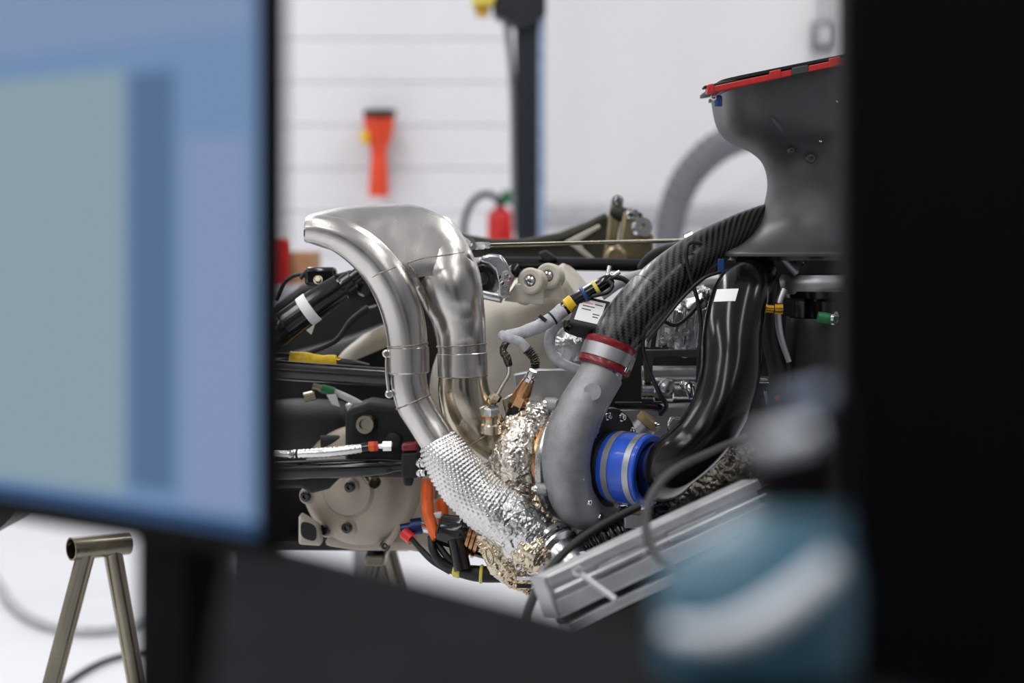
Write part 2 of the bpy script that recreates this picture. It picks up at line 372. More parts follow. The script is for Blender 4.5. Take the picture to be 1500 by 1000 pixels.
dp = thing('wall_dispenser', 'orange funnel-shaped dispenser with black lid on white panelled wall', 'dispenser', P(556, 286, 8.9))
c0 = P(556, 288, 8.85)
def hz(y): return P(556, y, 8.85)[2]-c0[2]
link('body', loft([(P(555, y, 8.85), (M_(r, 8.85), 0, 0), (0, M_(r*0.8, 8.85), 0), e) for y, r, e in ((288, 15, 3), (262, 14, 3), (235, 12, 3), (217, 12.5, 3), (205, 18, 3), (190, 21, 3), (172, 23, 3))], n=28, sub=3), MT['orange_p'], dp)
link('lid', lathe(P(556, 172, 8.85), (0, 0, 1), [(0, M_(23, 8.85)), (0.02, M_(25, 8.85)), (0.035, M_(22, 8.85))], 24), MT['black_m'], dp)
link('lever', prism([(526, 194), (539, 190), (541, 210), (528, 210)], 8.8, 0.06), MT['yellow'], dp, bevel=0.006)
link('wall_bracket', box(P(556, 230, 8.94), (0.05, 0.1, 0.2)), MT['grey'], dp)

hs = thing('extraction_hose', 'dark grey extraction hose arching down the wall behind the dark airbox', 'hose', P(975, 420, 7.6))
hp = Path([(968, 560, 7.6, 20), (972, 420, 7.6, 20), (982, 330, 7.6, 21), (1000, 272, 7.6, 22), (1035, 228, 7.6, 23), (1080, 202, 7.6, 23), (1140, 190, 7.6, 23), (1240, 188, 7.6, 23)])
link('hose', sweep(hp, n=18, seg=24, disp=lambda V, u, s: 0.003*np.sin(s*160)), MT['hose'], hs)
link('hose_foot', lathe(P(968, 560, 7.6)*np.array([1, 1, 0]), (0, 0, 1), [(0, 0.16), (0.3, 0.14), (P(968, 560, 7.6)[2], 0.055)], 24), MT['hose'], hs)
link('wall_mount', box(P(1262, 190, 8.3), (0.12, 1.42, 0.18)), MT['lgrey'], hs, bevel=0.01)

sb = thing('switch_box', 'small grey switch box high on the wall beside the black monitor', 'switch box', P(1208, 75, 8.95))
link('housing', prism([(1192, 30), (1226, 30), (1226, 72), (1192, 72)], 8.9, 0.1), MT['grey'], sb, bevel=0.01)
link('face', prism([(1198, 38), (1220, 38), (1220, 64), (1198, 64)], 8.885, 0.02), MT['lgrey'], sb, bevel=0.004)
link('conduit', rod(P(1210, -120, 8.95), P(1210, 30, 8.95), 0.025), MT['lgrey'], sb)

wt = thing('workbench', 'grey workbench carrying boxes along the far side of the workshop', 'workbench', P(380, 0, 6.2)*np.array([1, 1, 0]))
bz = P(0, 415, 6.2)[2]; bx0, bx1 = P(250, 0, 6.2)[0], P(560, 0, 6.2)[0]
link('worktop', box(((bx0+bx1)/2, 6.3, bz-0.02), (bx1-bx0, 0.7, 0.04)), MT['lgrey'], wt, bevel=0.005)
for qx in (bx0+0.05, bx1-0.05):
    for qy in (6.0, 6.6): link('leg', box((qx, qy, (bz-0.04)/2), (0.05, 0.05, bz-0.04)), MT['grey'], wt, bevel=0.004)
cb = tag(link('cardboard_box', box(P(432, 395, 6.15)*np.array([1, 1, 0])+np.array([0, 0, bz+0.05]), (0.14, 0.2, 0.10)), MT['card'], bevel=0.004), 'open brown cardboard box on the grey workbench', 'box')
tag(link('tool_case', box(P(395, 0, 6.2)*np.array([1, 1, 0])+np.array([-0.05, 0, bz+0.07]), (0.14, 0.2, 0.14)), MT['navy'], bevel=0.008), 'navy blue tool case on workbench beside brown cardboard box', 'case')
rc = thing('spray_can', 'red spray can on the workbench near the blue tool case', 'can', P(407, 0, 6.02)*np.array([1, 1, 0])+np.array([0, 0, bz]))
qo = P(407, 0, 6.02)*np.array([1, 1, 0])+np.array([0, 0, bz])
link('can', lathe(qo, (0, 0, 1), [(0, 0.03), (0.13, 0.03), (0.142, 0.016)], 18), MT['red_p'], rc)
link('cap', lathe(qo+np.array([0, 0, 0.14]), (0, 0, 1), [(0, 0.02), (0.03, 0.018)], 14), MT['white'], rc)

# ------------------------------------------------------------------ exhaust
exh = thing('exhaust', 'polished twin-pipe exhaust with flattened outlet curving to the left', 'exhaust', P(650, 800, 2.9))
dC = 2.91
def sec(i, o, dep, e, di=0.0, do=0.05):
    a, b = P(*i, dC+di), P(*o, dC+do)
    return ((a+b)/2, (b-a)/2, np.array([0, M_(dep, dC)*0.9, M_(dep, dC)*0.12]), e)
col_secs = [sec((549, 407), (699, 392), 37, 2.4, 0, 0.012), sec((540, 396), (686, 360), 41, 2.5, 0, 0.02), sec((525, 383), (654, 322), 46, 2.7, 0, 0.045),
            sec((507, 373), (606, 301), 50, 2.8, 0, 0.06), sec((490, 366), (554, 300.5), 52, 2.8, 0, 0.055), sec((474, 361), (506, 304), 53, 2.7, 0, 0.035), sec((460, 356), (472, 310), 54, 2.5, 0, 0.02), sec((449.5, 352), (450, 316), 54, 2.4, 0, 0.01)]
V, f, U = loft(col_secs, n=72, sub=8, caps=False)
nn = 72; last = V[-nn:]; cen = last.mean(0); inn = cen+(last-cen)*0.93
back = inn + np.array([M_(45, dC), 0, M_(-6, dC)]); k = len(V)
V = np.concatenate([V, inn, back]); U = np.concatenate([U, U[-nn:], U[-nn:]])
for r in (k-nn, k):
    f += [(r+j, r+(j+1) % nn, r+nn+(j+1) % nn, r+nn+j) for j in range(nn)]
f.append(tuple(range(k+nn, k+2*nn))); f.append(tuple(range(nn-1, -1, -1)))
g_col = (V, f, U)
link('collector', g_col, MT['steel'], exh, smooth=50)
left_p = Path([(449, 336, 2.876, 19), (470, 337, 2.876, 22), (500, 346, 2.878, 25.5), (530, 365, 2.88, 28), (556, 391, 2.88, 29.5), (577, 425, 2.88, 30.5), (591, 465, 2.88, 30.5), (597, 505, 2.88, 29.5), (598.5, 547, 2.88, 28.5)])
g_left = sweep(left_p, n=44, seg=8, open_start=True)
link('left_pipe', g_left, MT['steel'], exh)
right_p = Path([(632, 352, 2.995, 44), (643, 386, 2.944, 51), (656, 412, 2.928, 49), (664, 437, 2.923, 45), (671, 463, 2.926, 40), (675, 491, 2.93, 36.8), (677, 520, 2.93, 35.5), (678, 552, 2.93, 35.5)])
g_right = sweep(right_p, n=44, seg=10)
link('right_pipe', g_right, MT['steel'], exh)
left_l = Path([(598.5, 535, 2.88, 26), (599, 560, 2.88, 26.5), (606, 588, 2.88, 27), (624, 618, 2.878, 27), (643, 648, 2.873, 27), (668, 692, 2.87, 27)])
link('lower_left_pipe', sweep(left_l, n=40, seg=10), MT['steel'], exh)
right_l = Path([(678, 550, 2.93, 35.5), (680, 578, 2.93, 38), (690, 610, 2.935, 40), (708, 638, 2.945, 39), (732, 658, 2.955, 38), (756, 668, 2.965, 38)])
link('elbow', sweep(right_l, n=44, seg=10), MT['steel_warm'], exh)
link('sleeve', [band(left_p, 7.52, M_(39), 0.0016), band(right_p, 6.45, M_(38), 0.0012)], MT['steel'], exh)
def weld(path, t, r=0.0011):
    c, R = path.at(t); z = path.tan(t); up = np.array([0, 0, 1.0]) if abs(z[2]) < 0.9 else np.array([1.0, 0, 0])
    a = nrm(np.cross(up, z)); b = np.cross(z, a); pts = []
    for j in range(41):
        q = 2*math.pi*j/40; pts.append((*(c+(a*math.cos(q)+b*math.sin(q))*(R+0.0004)), r*(1+0.35*((j*7) % 3-1))))
    return sweep(Path(pts, True), n=8, seg=1)
for pth, t in ((left_p, 7.0), (right_p, 5.5), (right_p, 6.95), (left_l, 2.0), (right_l, 2.6), (right_l, 3.6)):
    link('weld_seam', weld(pth, t), MT['weld'], exh)
# seam of the collector over the merged pipes, and the V weld between the pipes
t_ex = bvh([g_col, g_left, g_right])
def surf_line(pts, r, m, name):
    q = [(*(hit(t_ex, x, y)[0]), r*(1+0.35*((i*5) % 3-1))) for i, (x, y) in enumerate(pts)]
    link(name, sweep(Path(q, True), n=8, seg=3), m, exh)
surf_line([(546, 406), (556, 400), (568, 396), (580, 391), (590, 387)], 0.0009, MT['weld'], 'weld_seam')
surf_line([(590, 387), (602, 383), (616, 379), (632, 376), (648, 374), (664, 372), (680, 369)], 0.0009, MT['weld'], 'weld_seam')
surf_line([(597, 386), (604, 394), (611, 404), (616, 414), (619, 424), (624, 440), (628, 455)], 0.0014, MT['weld'], 'weld_seam')
# spring hooks on the slip joint
link('spring', tube([(566, 520, 2.872, 2.2), (566, 545, 2.868, 2.2), (569, 574, 2.868, 2.2)], n=8), MT['steel'], exh)
for (x, y) in ((566, 518), (570, 577)):
    link('spring_hook', lathe(P(x, y, 2.87), (0.2, -1, 0), [(-0.004, 0.006), (0.002, 0.006), (0.004, 0.004)], 14), MT['steel'], exh)

# dimpled heat shield sleeve round the lower left pipe
hp = Path([(640, 644, 2.872, 26.6), (652, 665, 2.87, 34), (674, 697, 2.866, 39), (705, 731, 2.862, 39.5), (740, 758, 2.86, 41.5), (771, 787, 2.86, 42), (802, 806, 2.865, 36)])
def dimple(V, u, s):
    R = 0.040; a = u*2*math.pi*R; p = 0.0068
    row = np.floor(s/(p*0.87)); x = a/p + 0.5*(row % 2); fx = x-np.floor(x)-0.5; fy = s/(p*0.87)-row-0.5
    q = np.exp(-((fx*fx+fy*fy*0.75)/0.055)); w = np.clip((0.150-s)/0.05, 0, 1)
    w2 = 1-w
    return 0.0017*q*(0.35+0.65*w) + w2*0.0022*(facets(V/0.012)+0.5*facets(V/0.006)) + 0.0022*vnoise(V/0.03)
hsd = thing('heat_shield', 'dimpled silver heat shield wrapped around the lower exhaust pipe', 'heat shield', P(715, 790, 2.86))
link('dimpled_sleeve', sweep(hp, n=190, seg=46, disp=dimple), MT['foil_dim'], hsd, smooth=0 or 60)
link('crumpled_cover', tube([(722, 768, 2.88, 30), (738, 795, 2.885, 36), (752, 824, 2.89, 34), (770, 848, 2.895, 22), (782, 862, 2.90, 9)], n=130, seg=40, disp=crumple(0.0042, 0.012, 0.006)), MT['foil_gold'], hsd, smooth=60)
link('crumpled_cover', tube([(764, 790, 2.85, 28), (780, 806, 2.845, 33), (796, 818, 2.845, 27)], n=100, seg=44, disp=crumple(0.0032, 0.014, 0.007)), MT['foil_gold'], hsd, smooth=60)
link('slot_tag', tube([(715, 802, 2.848, 2), (711, 806, 2.848, 2), (713, 818, 2.848, 2), (718, 826, 2.848, 2), (722, 822, 2.848, 2), (720, 810, 2.848, 2), (715, 802, 2.848, 2)], n=10), MT['foil_gold'], hsd)

# v-band clamp at the end of the sleeve
vb = thing('band_clamp', 'round steel band clamp at the lower end of the heat shield', 'clamp', P(806, 820, 2.86))
ax = nrm(P(830, 830, 2.83)-P(780, 790, 2.87))
c = P(806, 803, 2.862)
link('ring', lathe(c, ax, [(-0.006, 0.034), (-0.006, 0.041), (-0.003, 0.044), (0.003, 0.044), (0.006, 0.041), (0.006, 0.034)], 48, True), MT['chrome'], vb)
link('flange', lathe(c, ax, [(0.002, 0.030), (0.010, 0.040), (0.014, 0.040), (0.018, 0.030), (0.05, 0.028)], 40), MT['alu'], vb)
for (x, y) in ((762, 829), (780, 836)):
    link('clamp_bolt', lathe(P(x, y, 2.835), (-0.5, -0.7, 0.1), [(-0.02, 0.004), (0.0, 0.004), (0.0, 0.0055), (0.006, 0.0055), (0.006, 0.0032), (0.003, 0.003)], 16), MT['chrome'], vb)
link('trunnion', box(P(772, 846, 2.85), (0.03, 0.012, 0.006)), MT['chrome'], vb, bevel=0.001)
link('pin', rod(P(757, 858, 2.85), P(778, 858, 2.85), 0.003), MT['black_m'], vb)

# ------------------------------------------------------------------ turbocharger
TH = math.radians(35)
aX = nrm((math.cos(TH), -math.sin(TH), -0.03)); uX = nrm((-math.sin(TH), -math.cos(TH), 0)); wX = np.cross(uX, aX); wX = wX if wX[2] > 0 else -wX
tb = thing('turbocharger', 'grey cast turbocharger with foil-wrapped turbine and blue hose at inlet', 'turbocharger', P(850, 770, 2.93))
C = P(870, 680, 2.90); mm = M_(1)
def ring_pt(Cc, R, phi, off=0): return Cc + R*(math.cos(phi)*uX+math.sin(phi)*wX) + aX*off
pts = []
for k in range(25):
    q = k/24; phi = math.radians(-318+q*318); pts.append((*ring_pt(C, (66+4*q)*mm, phi), (15+20*q)*mm))
pts = pts[:-1] + [(*P(829, 676, 2.84), 35*mm), (*P(834, 640, 2.845), 35.5*mm), (*P(848, 606, 2.855), 35*mm), (*P(866, 574, 2.865), 33*mm), (*P(882, 546, 2.875), 33*mm)]
vol = Path(pts, True)
link('compressor_housing', sweep(vol, n=36, seg=4, disp=lambda V, u, s: 0.0008*vnoise(V/0.02)), MT['cast'], tb)
link('housing_core', lathe(C, aX, [(-26*mm, 72*mm), (-20*mm, 78*mm), (6*mm, 74*mm), (22*mm, 66*mm), (26*mm, 50*mm)], 56), MT['cast'], tb)
link('inlet_flange', lathe(C, aX, [(16*mm, 84*mm), (22*mm, 86*mm), (27*mm, 84*mm), (28*mm, 50*mm), (36*mm, 48*mm), (60*mm, 46*mm)], 56), MT['black_m'], tb)  # matt black puts the shade of this right-hand face into its colour
for phi in range(0, 360, 30):
    q = math.radians(phi-8)
    link('flange_bolt', bolt(ring_pt(C, 75*mm, q, 27*mm), aX, 4.6*mm, 6*mm), MT['chrome'], tb)
link('back_plate', lathe(C, aX, [(-46*mm, 60*mm), (-44*mm, 90*mm), (-38*mm, 92*mm), (-34*mm, 90*mm), (-30*mm, 70*mm)], 60), MT['alu'], tb)
for (x, y, d) in ((806, 591, 2.86), (813, 622, 2.85), (792, 716, 2.85)):
    me_ = link('mounting_ear', [lathe(P(x, y, d), aX, [(-8*mm, 7*mm), (-6*mm, 9*mm), (8*mm, 9.5*mm), (14*mm, 7*mm)], 24), rod(P(x, y, d), P(x+26, y+(6 if y < 700 else -6), d+0.01), 8*mm)], MT['cast'], tb)
    link('ear_bolt', bolt(P(x-6, y, d-0.002), -aX, 4.5*mm, 6*mm), MT['chrome'], me_)
link('sight_boss', lathe(P(868, 574, 2.833), nrm((-0.12, -1, 0.18)), [(-0.006, 0.013), (0.0015, 0.0125), (0.003, 0.0125), (0.0032, 0.004)], 28), MT['cast'], tb)
link('parting_seam', tube([(896, 560, 2.862, 4), (888, 590, 2.85, 5), (877, 616, 2.845, 5), (870, 640, 2.845, 4)], n=10, seg=10, disp=lambda V, u, s: 0.0016*facets(V/0.008)), MT['cast'], tb)
# neck of the compressor outlet
neck = Path([(881, 550, 2.874, 30), (886, 536, 2.877, 30), (892, 518, 2.88, 31)])
link('outlet_neck', sweep(neck, n=36), MT['alu'], tb)
# centre section and turbine
link('centre_housing', lathe(C, aX, [(-100*mm, 44*mm), (-92*mm, 52*mm), (-80*mm, 40*mm), (-64*mm, 38*mm), (-56*mm, 56*mm), (-44*mm, 58*mm)], 44), MT['steel_warm'], tb)
link('heat_ring', lathe(C, aX, [(-72*mm, 52*mm), (-72*mm, 64*mm), (-66*mm, 66*mm), (-62*mm, 64*mm), (-62*mm, 52*mm)], 48, True), MT['copper'], tb)
Tc = C - aX*101*mm
pts = [(*ring_pt(Tc, 54*mm, math.radians(a_)), r*mm) for a_, r in ((130, 22), (105, 27), (78, 32), (50, 36), (25, 38), (0, 39), (-25, 38), (-50, 36), (-75, 33), (-100, 30))]
link('turbine_wrap', sweep(Path(pts, True), n=150, seg=26, disp=crumple(0.0026, 0.0150, 0.0075)), MT['foil'], tb, smooth=55)
link('turbine_core', lathe(Tc, aX, [(-52*mm, 36*mm), (-48*mm, 44*mm), (-20*mm, 46*mm), (20*mm, 44*mm)], 40), MT['steel_warm'], tb)
el_ax = nrm(P(756, 668, 2.965)-P(725, 655, 2.95))
link('outlet_flange', lathe(P(727, 656, 2.952), el_ax, [(-0.012, 0.037), (-0.012, 0.0405), (-0.009, 0.043), (0.012, 0.045), (0.02, 0.042), (0.02, 0.036)], 48, True), MT['steel'], tb)
link('wrap_clamp', [box(P(762, 731, 2.88), (0.024, 0.01, 0.018), ax=((1, 0, -0.25), (0, 1, 0), (0.25, 0, 1))), rod(P(738, 716, 2.88), P(782, 746, 2.88), 0.003)], MT['chrome'], tb, bevel=0.001)
link('lower_wrap', tube([(775, 722, 2.93, 30), (792, 745, 2.925, 30), (815, 765, 2.92, 26), (842, 785, 2.92, 20)], n=90, seg=30, disp=crumple(0.003, 0.014)), MT['foil_gold'], tb, smooth=55)
# blue hose with its bands, at the inlet
bh = thing('inlet_hose', 'blue silicone hose with steel clamp bands joining turbo and black tube', 'hose', C+aX*70*mm)
link('hose', lathe(C, aX, [(34*mm, 44*mm), (34*mm, 50*mm), (37*mm, 52*mm), (60*mm, 52*mm), (96*mm, 52*mm), (98*mm, 50*mm), (98*mm, 42*mm)], 60, True), MT['blue_sil'], bh)
for q in (44, 80):
    cb_ = link('clamp_band', lathe(C, aX, [(q*mm, 50*mm), (q*mm, 53*mm), ((q+10)*mm, 53*mm), ((q+10)*mm, 50*mm)], 60, True), MT['alu_plate'] if q > 50 else MT['grey'], bh)
    link('clamp_screw', rod(ring_pt(C, 55*mm, math.radians(-100), (q+5)*mm), ring_pt(C, 55*mm, math.radians(-75), (q+5)*mm), 4*mm), MT['chrome'], cb_)
# black intake duct
du = thing('intake_duct', 'large gloss black intake tube rising from the blue hose to the airbox', 'duct', P(1060, 600, 2.8))
h0 = C+aX*60*mm; h1 = C+aX*112*mm; r40 = 42.5*mm
dpath = Path([(*h0, r40), (*h1, r40), (*P(990, 675, 2.775), M_(39)), (*P(1026, 643, 2.765), M_(39)), (*P(1054, 600, 2.77), M_(41)), (*P(1069, 548, 2.785), M_(43)), (*P(1073, 490, 2.81), M_(43)), (*P(1084, 436, 2.85), M_(41)), (*P(1098, 412, 2.9), M_(36)), (*P(1107, 396, 2.92), M_(33))], True)
g_du = sweep(dpath, n=44, seg=8); link('duct', g_du, MT['black_duct'], du)
link('label', patch(bvh([g_du]), [(1051, 424), (1082, 423), (1077, 441), (1046, 442)]), MT['white'], du)

# ------------------------------------------------------------------ carbon charge tube and red coupler
cp = thing('charge_pipe', 'woven carbon fibre charge tube running up behind the airbox', 'pipe', P(900, 500, 2.9))
cpath = Path([(886, 534, 2.877, 33), (896, 508, 2.882, 34), (918, 473, 2.89, 37), (960, 426, 2.91, 37), (1010, 384, 2.94, 34), (1058, 352, 2.98, 28), (1112, 326, 3.02, 24), (1170, 310, 3.06, 24)])
link('tube', sweep(cpath, n=48, seg=10), MT['carbon'], cp)
link('split_line', [band(cpath, 2.9, 0.0015, 0.0006, n=48)], MT['black'], cp)
rcp = thing('silicone_coupler', 'dark red silicone coupler under a wide steel band on grey outlet', 'coupler', P(888, 540, 2.88))
link('coupler', [band(cpath, 0.0, 0.042, 0.006, n=48) if False else lathe(P(883, 541, 2.876), nrm(P(899, 498, 2.884)-P(883, 541, 2.876)), [(0, 0.030), (0, 0.036), (0.003, 0.039), (0.009, 0.039), (0.012, 0.0375), (0.030, 0.0375), (0.033, 0.039), (0.039, 0.039), (0.042, 0.036), (0.042, 0.030)], 56, True)], MT['red_sil'], rcp)
axr = nrm(P(899, 498, 2.884)-P(883, 541, 2.876))
cb_ = link('clamp_band', lathe(P(883, 541, 2.876)+axr*0.0115, axr, [(0, 0.037), (0, 0.0395), (0.019, 0.0395), (0.019, 0.037)], 56, True), MT['alu_plate'], rcp)
link('clamp_screw', rod(P(921, 530, 2.86), P(914, 545, 2.855), 0.005), MT['chrome'], cb_)

# ------------------------------------------------------------------ airbox
ab = thing('airbox', 'large satin dark composite airbox flaring to a red-rimmed top', 'airbox', P(1240, 372, 3.02))
dA = 3.02
def asec(yl, xl, dep, e, yr=None, c=1245):
    hw = c-xl; yr = yl if yr is None else yr
    a = P(c-hw, yl, dA); b = P(c+hw, yr, dA); return ((a+b)/2, (b-a)/2, np.array([0, M_(dep, dA), 0]), e)
body = [asec(374, 1052, 150, 5), asec(368, 1056, 148, 5), asec(355, 1083, 132, 4), asec(330, 1108, 116, 3.2), asec(300, 1121, 108, 2.8), asec(268, 1126, 106, 2.6), asec(240, 1120, 110, 2.8, 226), asec(222, 1104, 122, 3.4, 200),
        asec(208, 1076, 140, 3.8, 178), asec(192, 1060, 152, 4.2, 152), asec(170, 1053, 160, 5, 118), asec(142, 1050, 165, 6, 62)]
link('body', loft(body, n=96, sub=6), MT['airbox'], ab)
def rim(h0, h1, ins, name, m, e=6):
    return link(name, loft([asec(142-h0, 1050-ins, 165+ins, e, 58-h0), asec(142-h1, 1050-ins, 165+ins, e, 58-h1)], n=72, sub=1), m, ab, smooth=40)
rim(0, 4, 1, 'flange', MT['black_m'], 10); 
def rimseg(x0, x1, hgt, m, name, out=0, h0=-1):
    y = lambda x: 134-(x-1045)*0.2155
    p0 = [(x0, y(x0)-h0), (x1, y(x1)-h0), (x1, y(x1)-hgt), (x0, y(x0)-hgt)]
    return link(name, prism(p0, dA-M_(177+out, dA), 0.03), m, ab, bevel=0.0015)
rim(8, 12, 12, 'lid', MT['black_m'], 14)
rimseg(1040, 1160, 8, MT['red'], 'gasket'); rimseg(1184, 1420, 8, MT['red'], 'gasket')
for x0 in (1036, 1127, 1214, 1300, 1385): rimseg(x0, x0+(10 if x0 == 1036 else 17), 12, MT['red'], 'gasket_lug', 3)
rimseg(1031, 1420, 11.5, MT['black_m'], 'lid_edge', -4, 7.5); rimseg(1160, 1184, 10, MT['airbox'], 'bridge', 1)
link('blue_plug', lathe(P(1052, 156, 2.86), (0, 0, 1), [(0, 0.005), (0.001, 0.0058), (0.014, 0.0058), (0.016, 0.004)], 16), MT['blue'], ab)
link('plug_nut', lathe(P(1046, 142, 2.86), (0, -1, 0), [(-0.004, 0.005), (0.004, 0.005), (0.005, 0.003)], 14), MT['chrome'], ab)
for (x, y, r) in ((1137, 119, 5), (1159, 220, 4.5), (1188, 232, 7)):
    fr = 2.865 if y < 200 else 2.907
    link('rivet', lathe(P(x, y, fr), (0, -1, 0), [(-0.01, r*1.0*mm), (0.002, r*mm), (0.004, r*0.8*mm), (0.004, r*0.45*mm), (0.001, r*0.4*mm)], 20), MT['airbox'], ab)
link('ridge', tube([(1129, 170, 2.868, 2.5), (1140, 184, 2.876, 4.5), (1150, 200, 2.893, 2.5)], n=12), MT['airbox'], ab)
link('ridge', tube([(1226, 140, 2.862, 2.5), (1214, 172, 2.876, 4), (1198, 212, 2.905, 2.5)], n=12), MT['black'], ab)
for i in range(6):
    q = i/5; link('stud', lathe(P(1226-24*q, 148+58*q, 2.858+0.035*q), (0, -1, 0), [(-0.004, 0.0022), (0.001, 0.0022), (0.002, 0.001)], 10), MT['chrome'], ab)
link('base_plate', loft([asec(380, 1054, 146, 5), asec(374, 1050, 152, 5)], n=72, sub=1), MT['black'], ab)
link('blue_tab', box(P(1056, 388, 2.9), (0.009, 0.009, 0.018)), MT['blue'], ab, bevel=0.001)
link('mount_strut', tube([(1146, 378, 2.9, 6), (1156, 388, 2.9, 6), (1168, 400, 2.9, 6)], n=12), MT['alu_plate'], ab)
link('mount_eye', lathe(P(1174, 385, 2.88), (0.2, -1, 0), [(-0.006, 0.004), (-0.006, 0.009), (0.002, 0.009), (0.002, 0.004)], 20, True), MT['black'], ab)

# ------------------------------------------------------------------ engine core
eb = thing('engine_block', 'shadow-dark engine block behind the turbocharger with polished cam cover', 'engine', P(900, 800, 3.3))
link('block', prism([(742, 600), (770, 540), (870, 470), (1000, 420), (1130, 410), (1330, 410), (1330, 760), (1080, 800), (860, 812), (730, 800)], 3.26, 0.4), MT['engine'], eb, bevel=0.02)  # dark fill, its colour standing in for the shadow inside the engine
def blob(pts, d, dep, cr_):
    c = np.mean([P(x, y, d) for x, y in pts], 0); (ax_, ay_), (bx2, by2) = pts[1], pts[2]
    va = P(*pts[1], d)-P(*pts[0], d); vb = P(*pts[2], d)-P(*pts[1], d); n_ = np.array([0, dep, 0])
    return loft([(c+n_*t, va/2*r, vb/2*r, 3.0) for t, r in ((1, 1.0), (0.2, 1.0), (-0.1, 0.96), (-0.32, 0.8), (-0.4, 0.5), (-0.42, 0.1))], n=80, sub=9, disp=cr_)
link('cam_cover', blob([(790, 500), (866, 480), (884, 545)], 3.06, 0.08, crumple(0.006, 0.022, 0.011)), MT['alu'], eb)
link('cam_cover', blob([(950, 462), (1040, 432), (1062, 520)], 3.07, 0.08, crumple(0.007, 0.024, 0.012)), MT['alu'], eb)
link('bulkhead', prism([(1058, 376), (1112, 372), (1420, 372), (1420, 700), (1058, 700)], 3.22, 0.05), MT['black_m'], eb)
for i, (x, y) in enumerate(((846, 498), (812, 524), (958, 480), (978, 474), (990, 492), (970, 500), (1005, 486), (1012, 462))):
    link('cover_bolt', bolt(P(x, y, 3.025), (0.1*((i % 3)-1), -1, 0.3), 4.5*mm, 7*mm), MT['alu'], eb)
for i in range(5):
    link('cover_rib', rod(P(948+i*17, 508, 3.035), P(955+i*17, 460-i*3, 3.035), 0.005), MT['alu'], eb)
link('side_plate', prism([(752, 548), (790, 540), (858, 540), (850, 588), (800, 592), (756, 586)], 3.0, 0.02), MT['alu_plate'], eb, bevel=0.003)
link('side_plate', prism([(905, 596), (1040, 590), (1048, 650), (1000, 662), (930, 650), (900, 640)], 3.08, 0.03), MT['alu_plate'], eb, bevel=0.006)
link('arch_bracket', prism([(942, 512), (1024, 512), (1024, 524), (985, 522), (957, 524), (955, 560), (944, 560)], 2.98, 0.012), MT['olive'], eb, bevel=0.002)
link('rail', rod(P(940, 546, 3.04), P(1060, 546, 3.04), 0.011), MT['alu_plate'], eb)
cr = Path([(940, 570, 3.0, 14), (985, 571, 3.0, 14), (1060, 572, 3.0, 14)])
link('coolant_rail', sweep(cr, n=24), MT['alu'], eb)
link('rail_boss', [band(cr, 0.75, 0.03, 0.004), lathe(P(975, 567, 2.982), (0, -1, 0.2), [(0, 0.012), (0.008, 0.010), (0.01, 0.004)], 20)], MT['alu'], eb)
link('rail_fitting', tube([(1000, 562, 2.98, 6), (1010, 568, 2.97, 8), (1014, 582, 2.97, 6)], n=14, disp=crumple(0.0015, 0.008)), MT['chrome'], eb)
link('oil_pipe', tube([(900, 594, 2.99, 6), (935, 594, 2.99, 6), (962, 596, 2.99, 6), (972, 604, 2.99, 6)], n=14), MT['black'], eb)
link('sump_edge', prism([(870, 745), (1000, 720), (1090, 690), (1100, 760), (960, 800), (860, 800)], 3.1, 0.06), MT['engine'], eb, bevel=0.01)

cap = thing('filler_spout', 'grey spout with tan cap above the blue silicone hose', 'spout', P(930, 640, 2.97))
sp = nrm(P(952, 612, 2.965)-P(930, 640, 2.97))
link('spout', lathe(P(928, 646, 2.97), sp, [(0, 0.022), (0.02, 0.019), (0.034, 0.016)], 28), MT['alu_plate'], cap)
link('cap', lathe(P(928, 646, 2.97)+sp*0.032, sp, [(0, 0.018), (0.001, 0.0195), (0.011, 0.0195), (0.012, 0.017)], 28), MT['tan'], cap)
link('cap_screw', bolt(P(962, 622, 2.95), (1, -0.3, 0), 3*mm, 5*mm), MT['chrome'], cap)
tag(link('hose_clip', tube([(996, 612, 2.96, 2.4), (984, 612, 2.955, 2.4), (979, 624, 2.95, 2.4), (982, 638, 2.95, 2.4)], n=10), MT['chrome']), 'thin hooked steel clip beside the gloss black duct', 'clip')

# ------------------------------------------------------------------ gearbox and its fittings
gb = thing('gearbox', 'pale beige gearbox casting with twin lugs behind the polished exhaust', 'gearbox', P(640, 810, 3.3))
link('bell_housing', tube([(700, 620, 3.27, 70), (716, 555, 3.25, 84), (764, 490, 3.21, 82), (806, 455, 3.19, 62), (838, 432, 3.18, 46), (852, 422, 3.175, 42)], n=56, seg=8), MT['casting'], gb)
bp_ = nrm(P(870, 408, 3.17)-P(838, 432, 3.18))
link('bell_rim', lathe(P(842, 429, 3.178), bp_, [(0, 0.042), (0.0, 0.050), (0.012, 0.050), (0.014, 0.044)], 48), MT['casting'], gb)
for (x, y, d) in ((776, 411, 3.05), (802, 404, 3.09)):
    lg_ = link('lug', [lathe(P(x, y, d), (-0.35, -1, 0.1), [(-0.03, 0.020), (-0.002, 0.0205), (0, 0.019), (0, 0.009), (-0.006, 0.008)], 28), prism([(x-20, y+4), (x+19, y+4), (x+22, y+36), (x-38, y+30)], d+0.004, 0.024)], MT['casting'], gb, bevel=0.002)
    link('lug_bolt', lathe(P(x, y, d-0.001), (-0.35, -1, 0.1), [(-0.006, 0.008), (0.0, 0.007), (0.001, 0.004), (-0.003, 0.0035)], 16), MT['chrome'], lg_)
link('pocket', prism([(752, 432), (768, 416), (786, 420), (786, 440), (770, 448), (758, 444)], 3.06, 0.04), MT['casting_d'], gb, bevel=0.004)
link('upper_case', prism([(330, 640), (330, 548), (500, 500), (560, 478), (600, 500), (640, 560), (700, 690), (690, 720), (330, 720)], 3.42, 0.3), MT['engine'], gb, bevel=0.03)
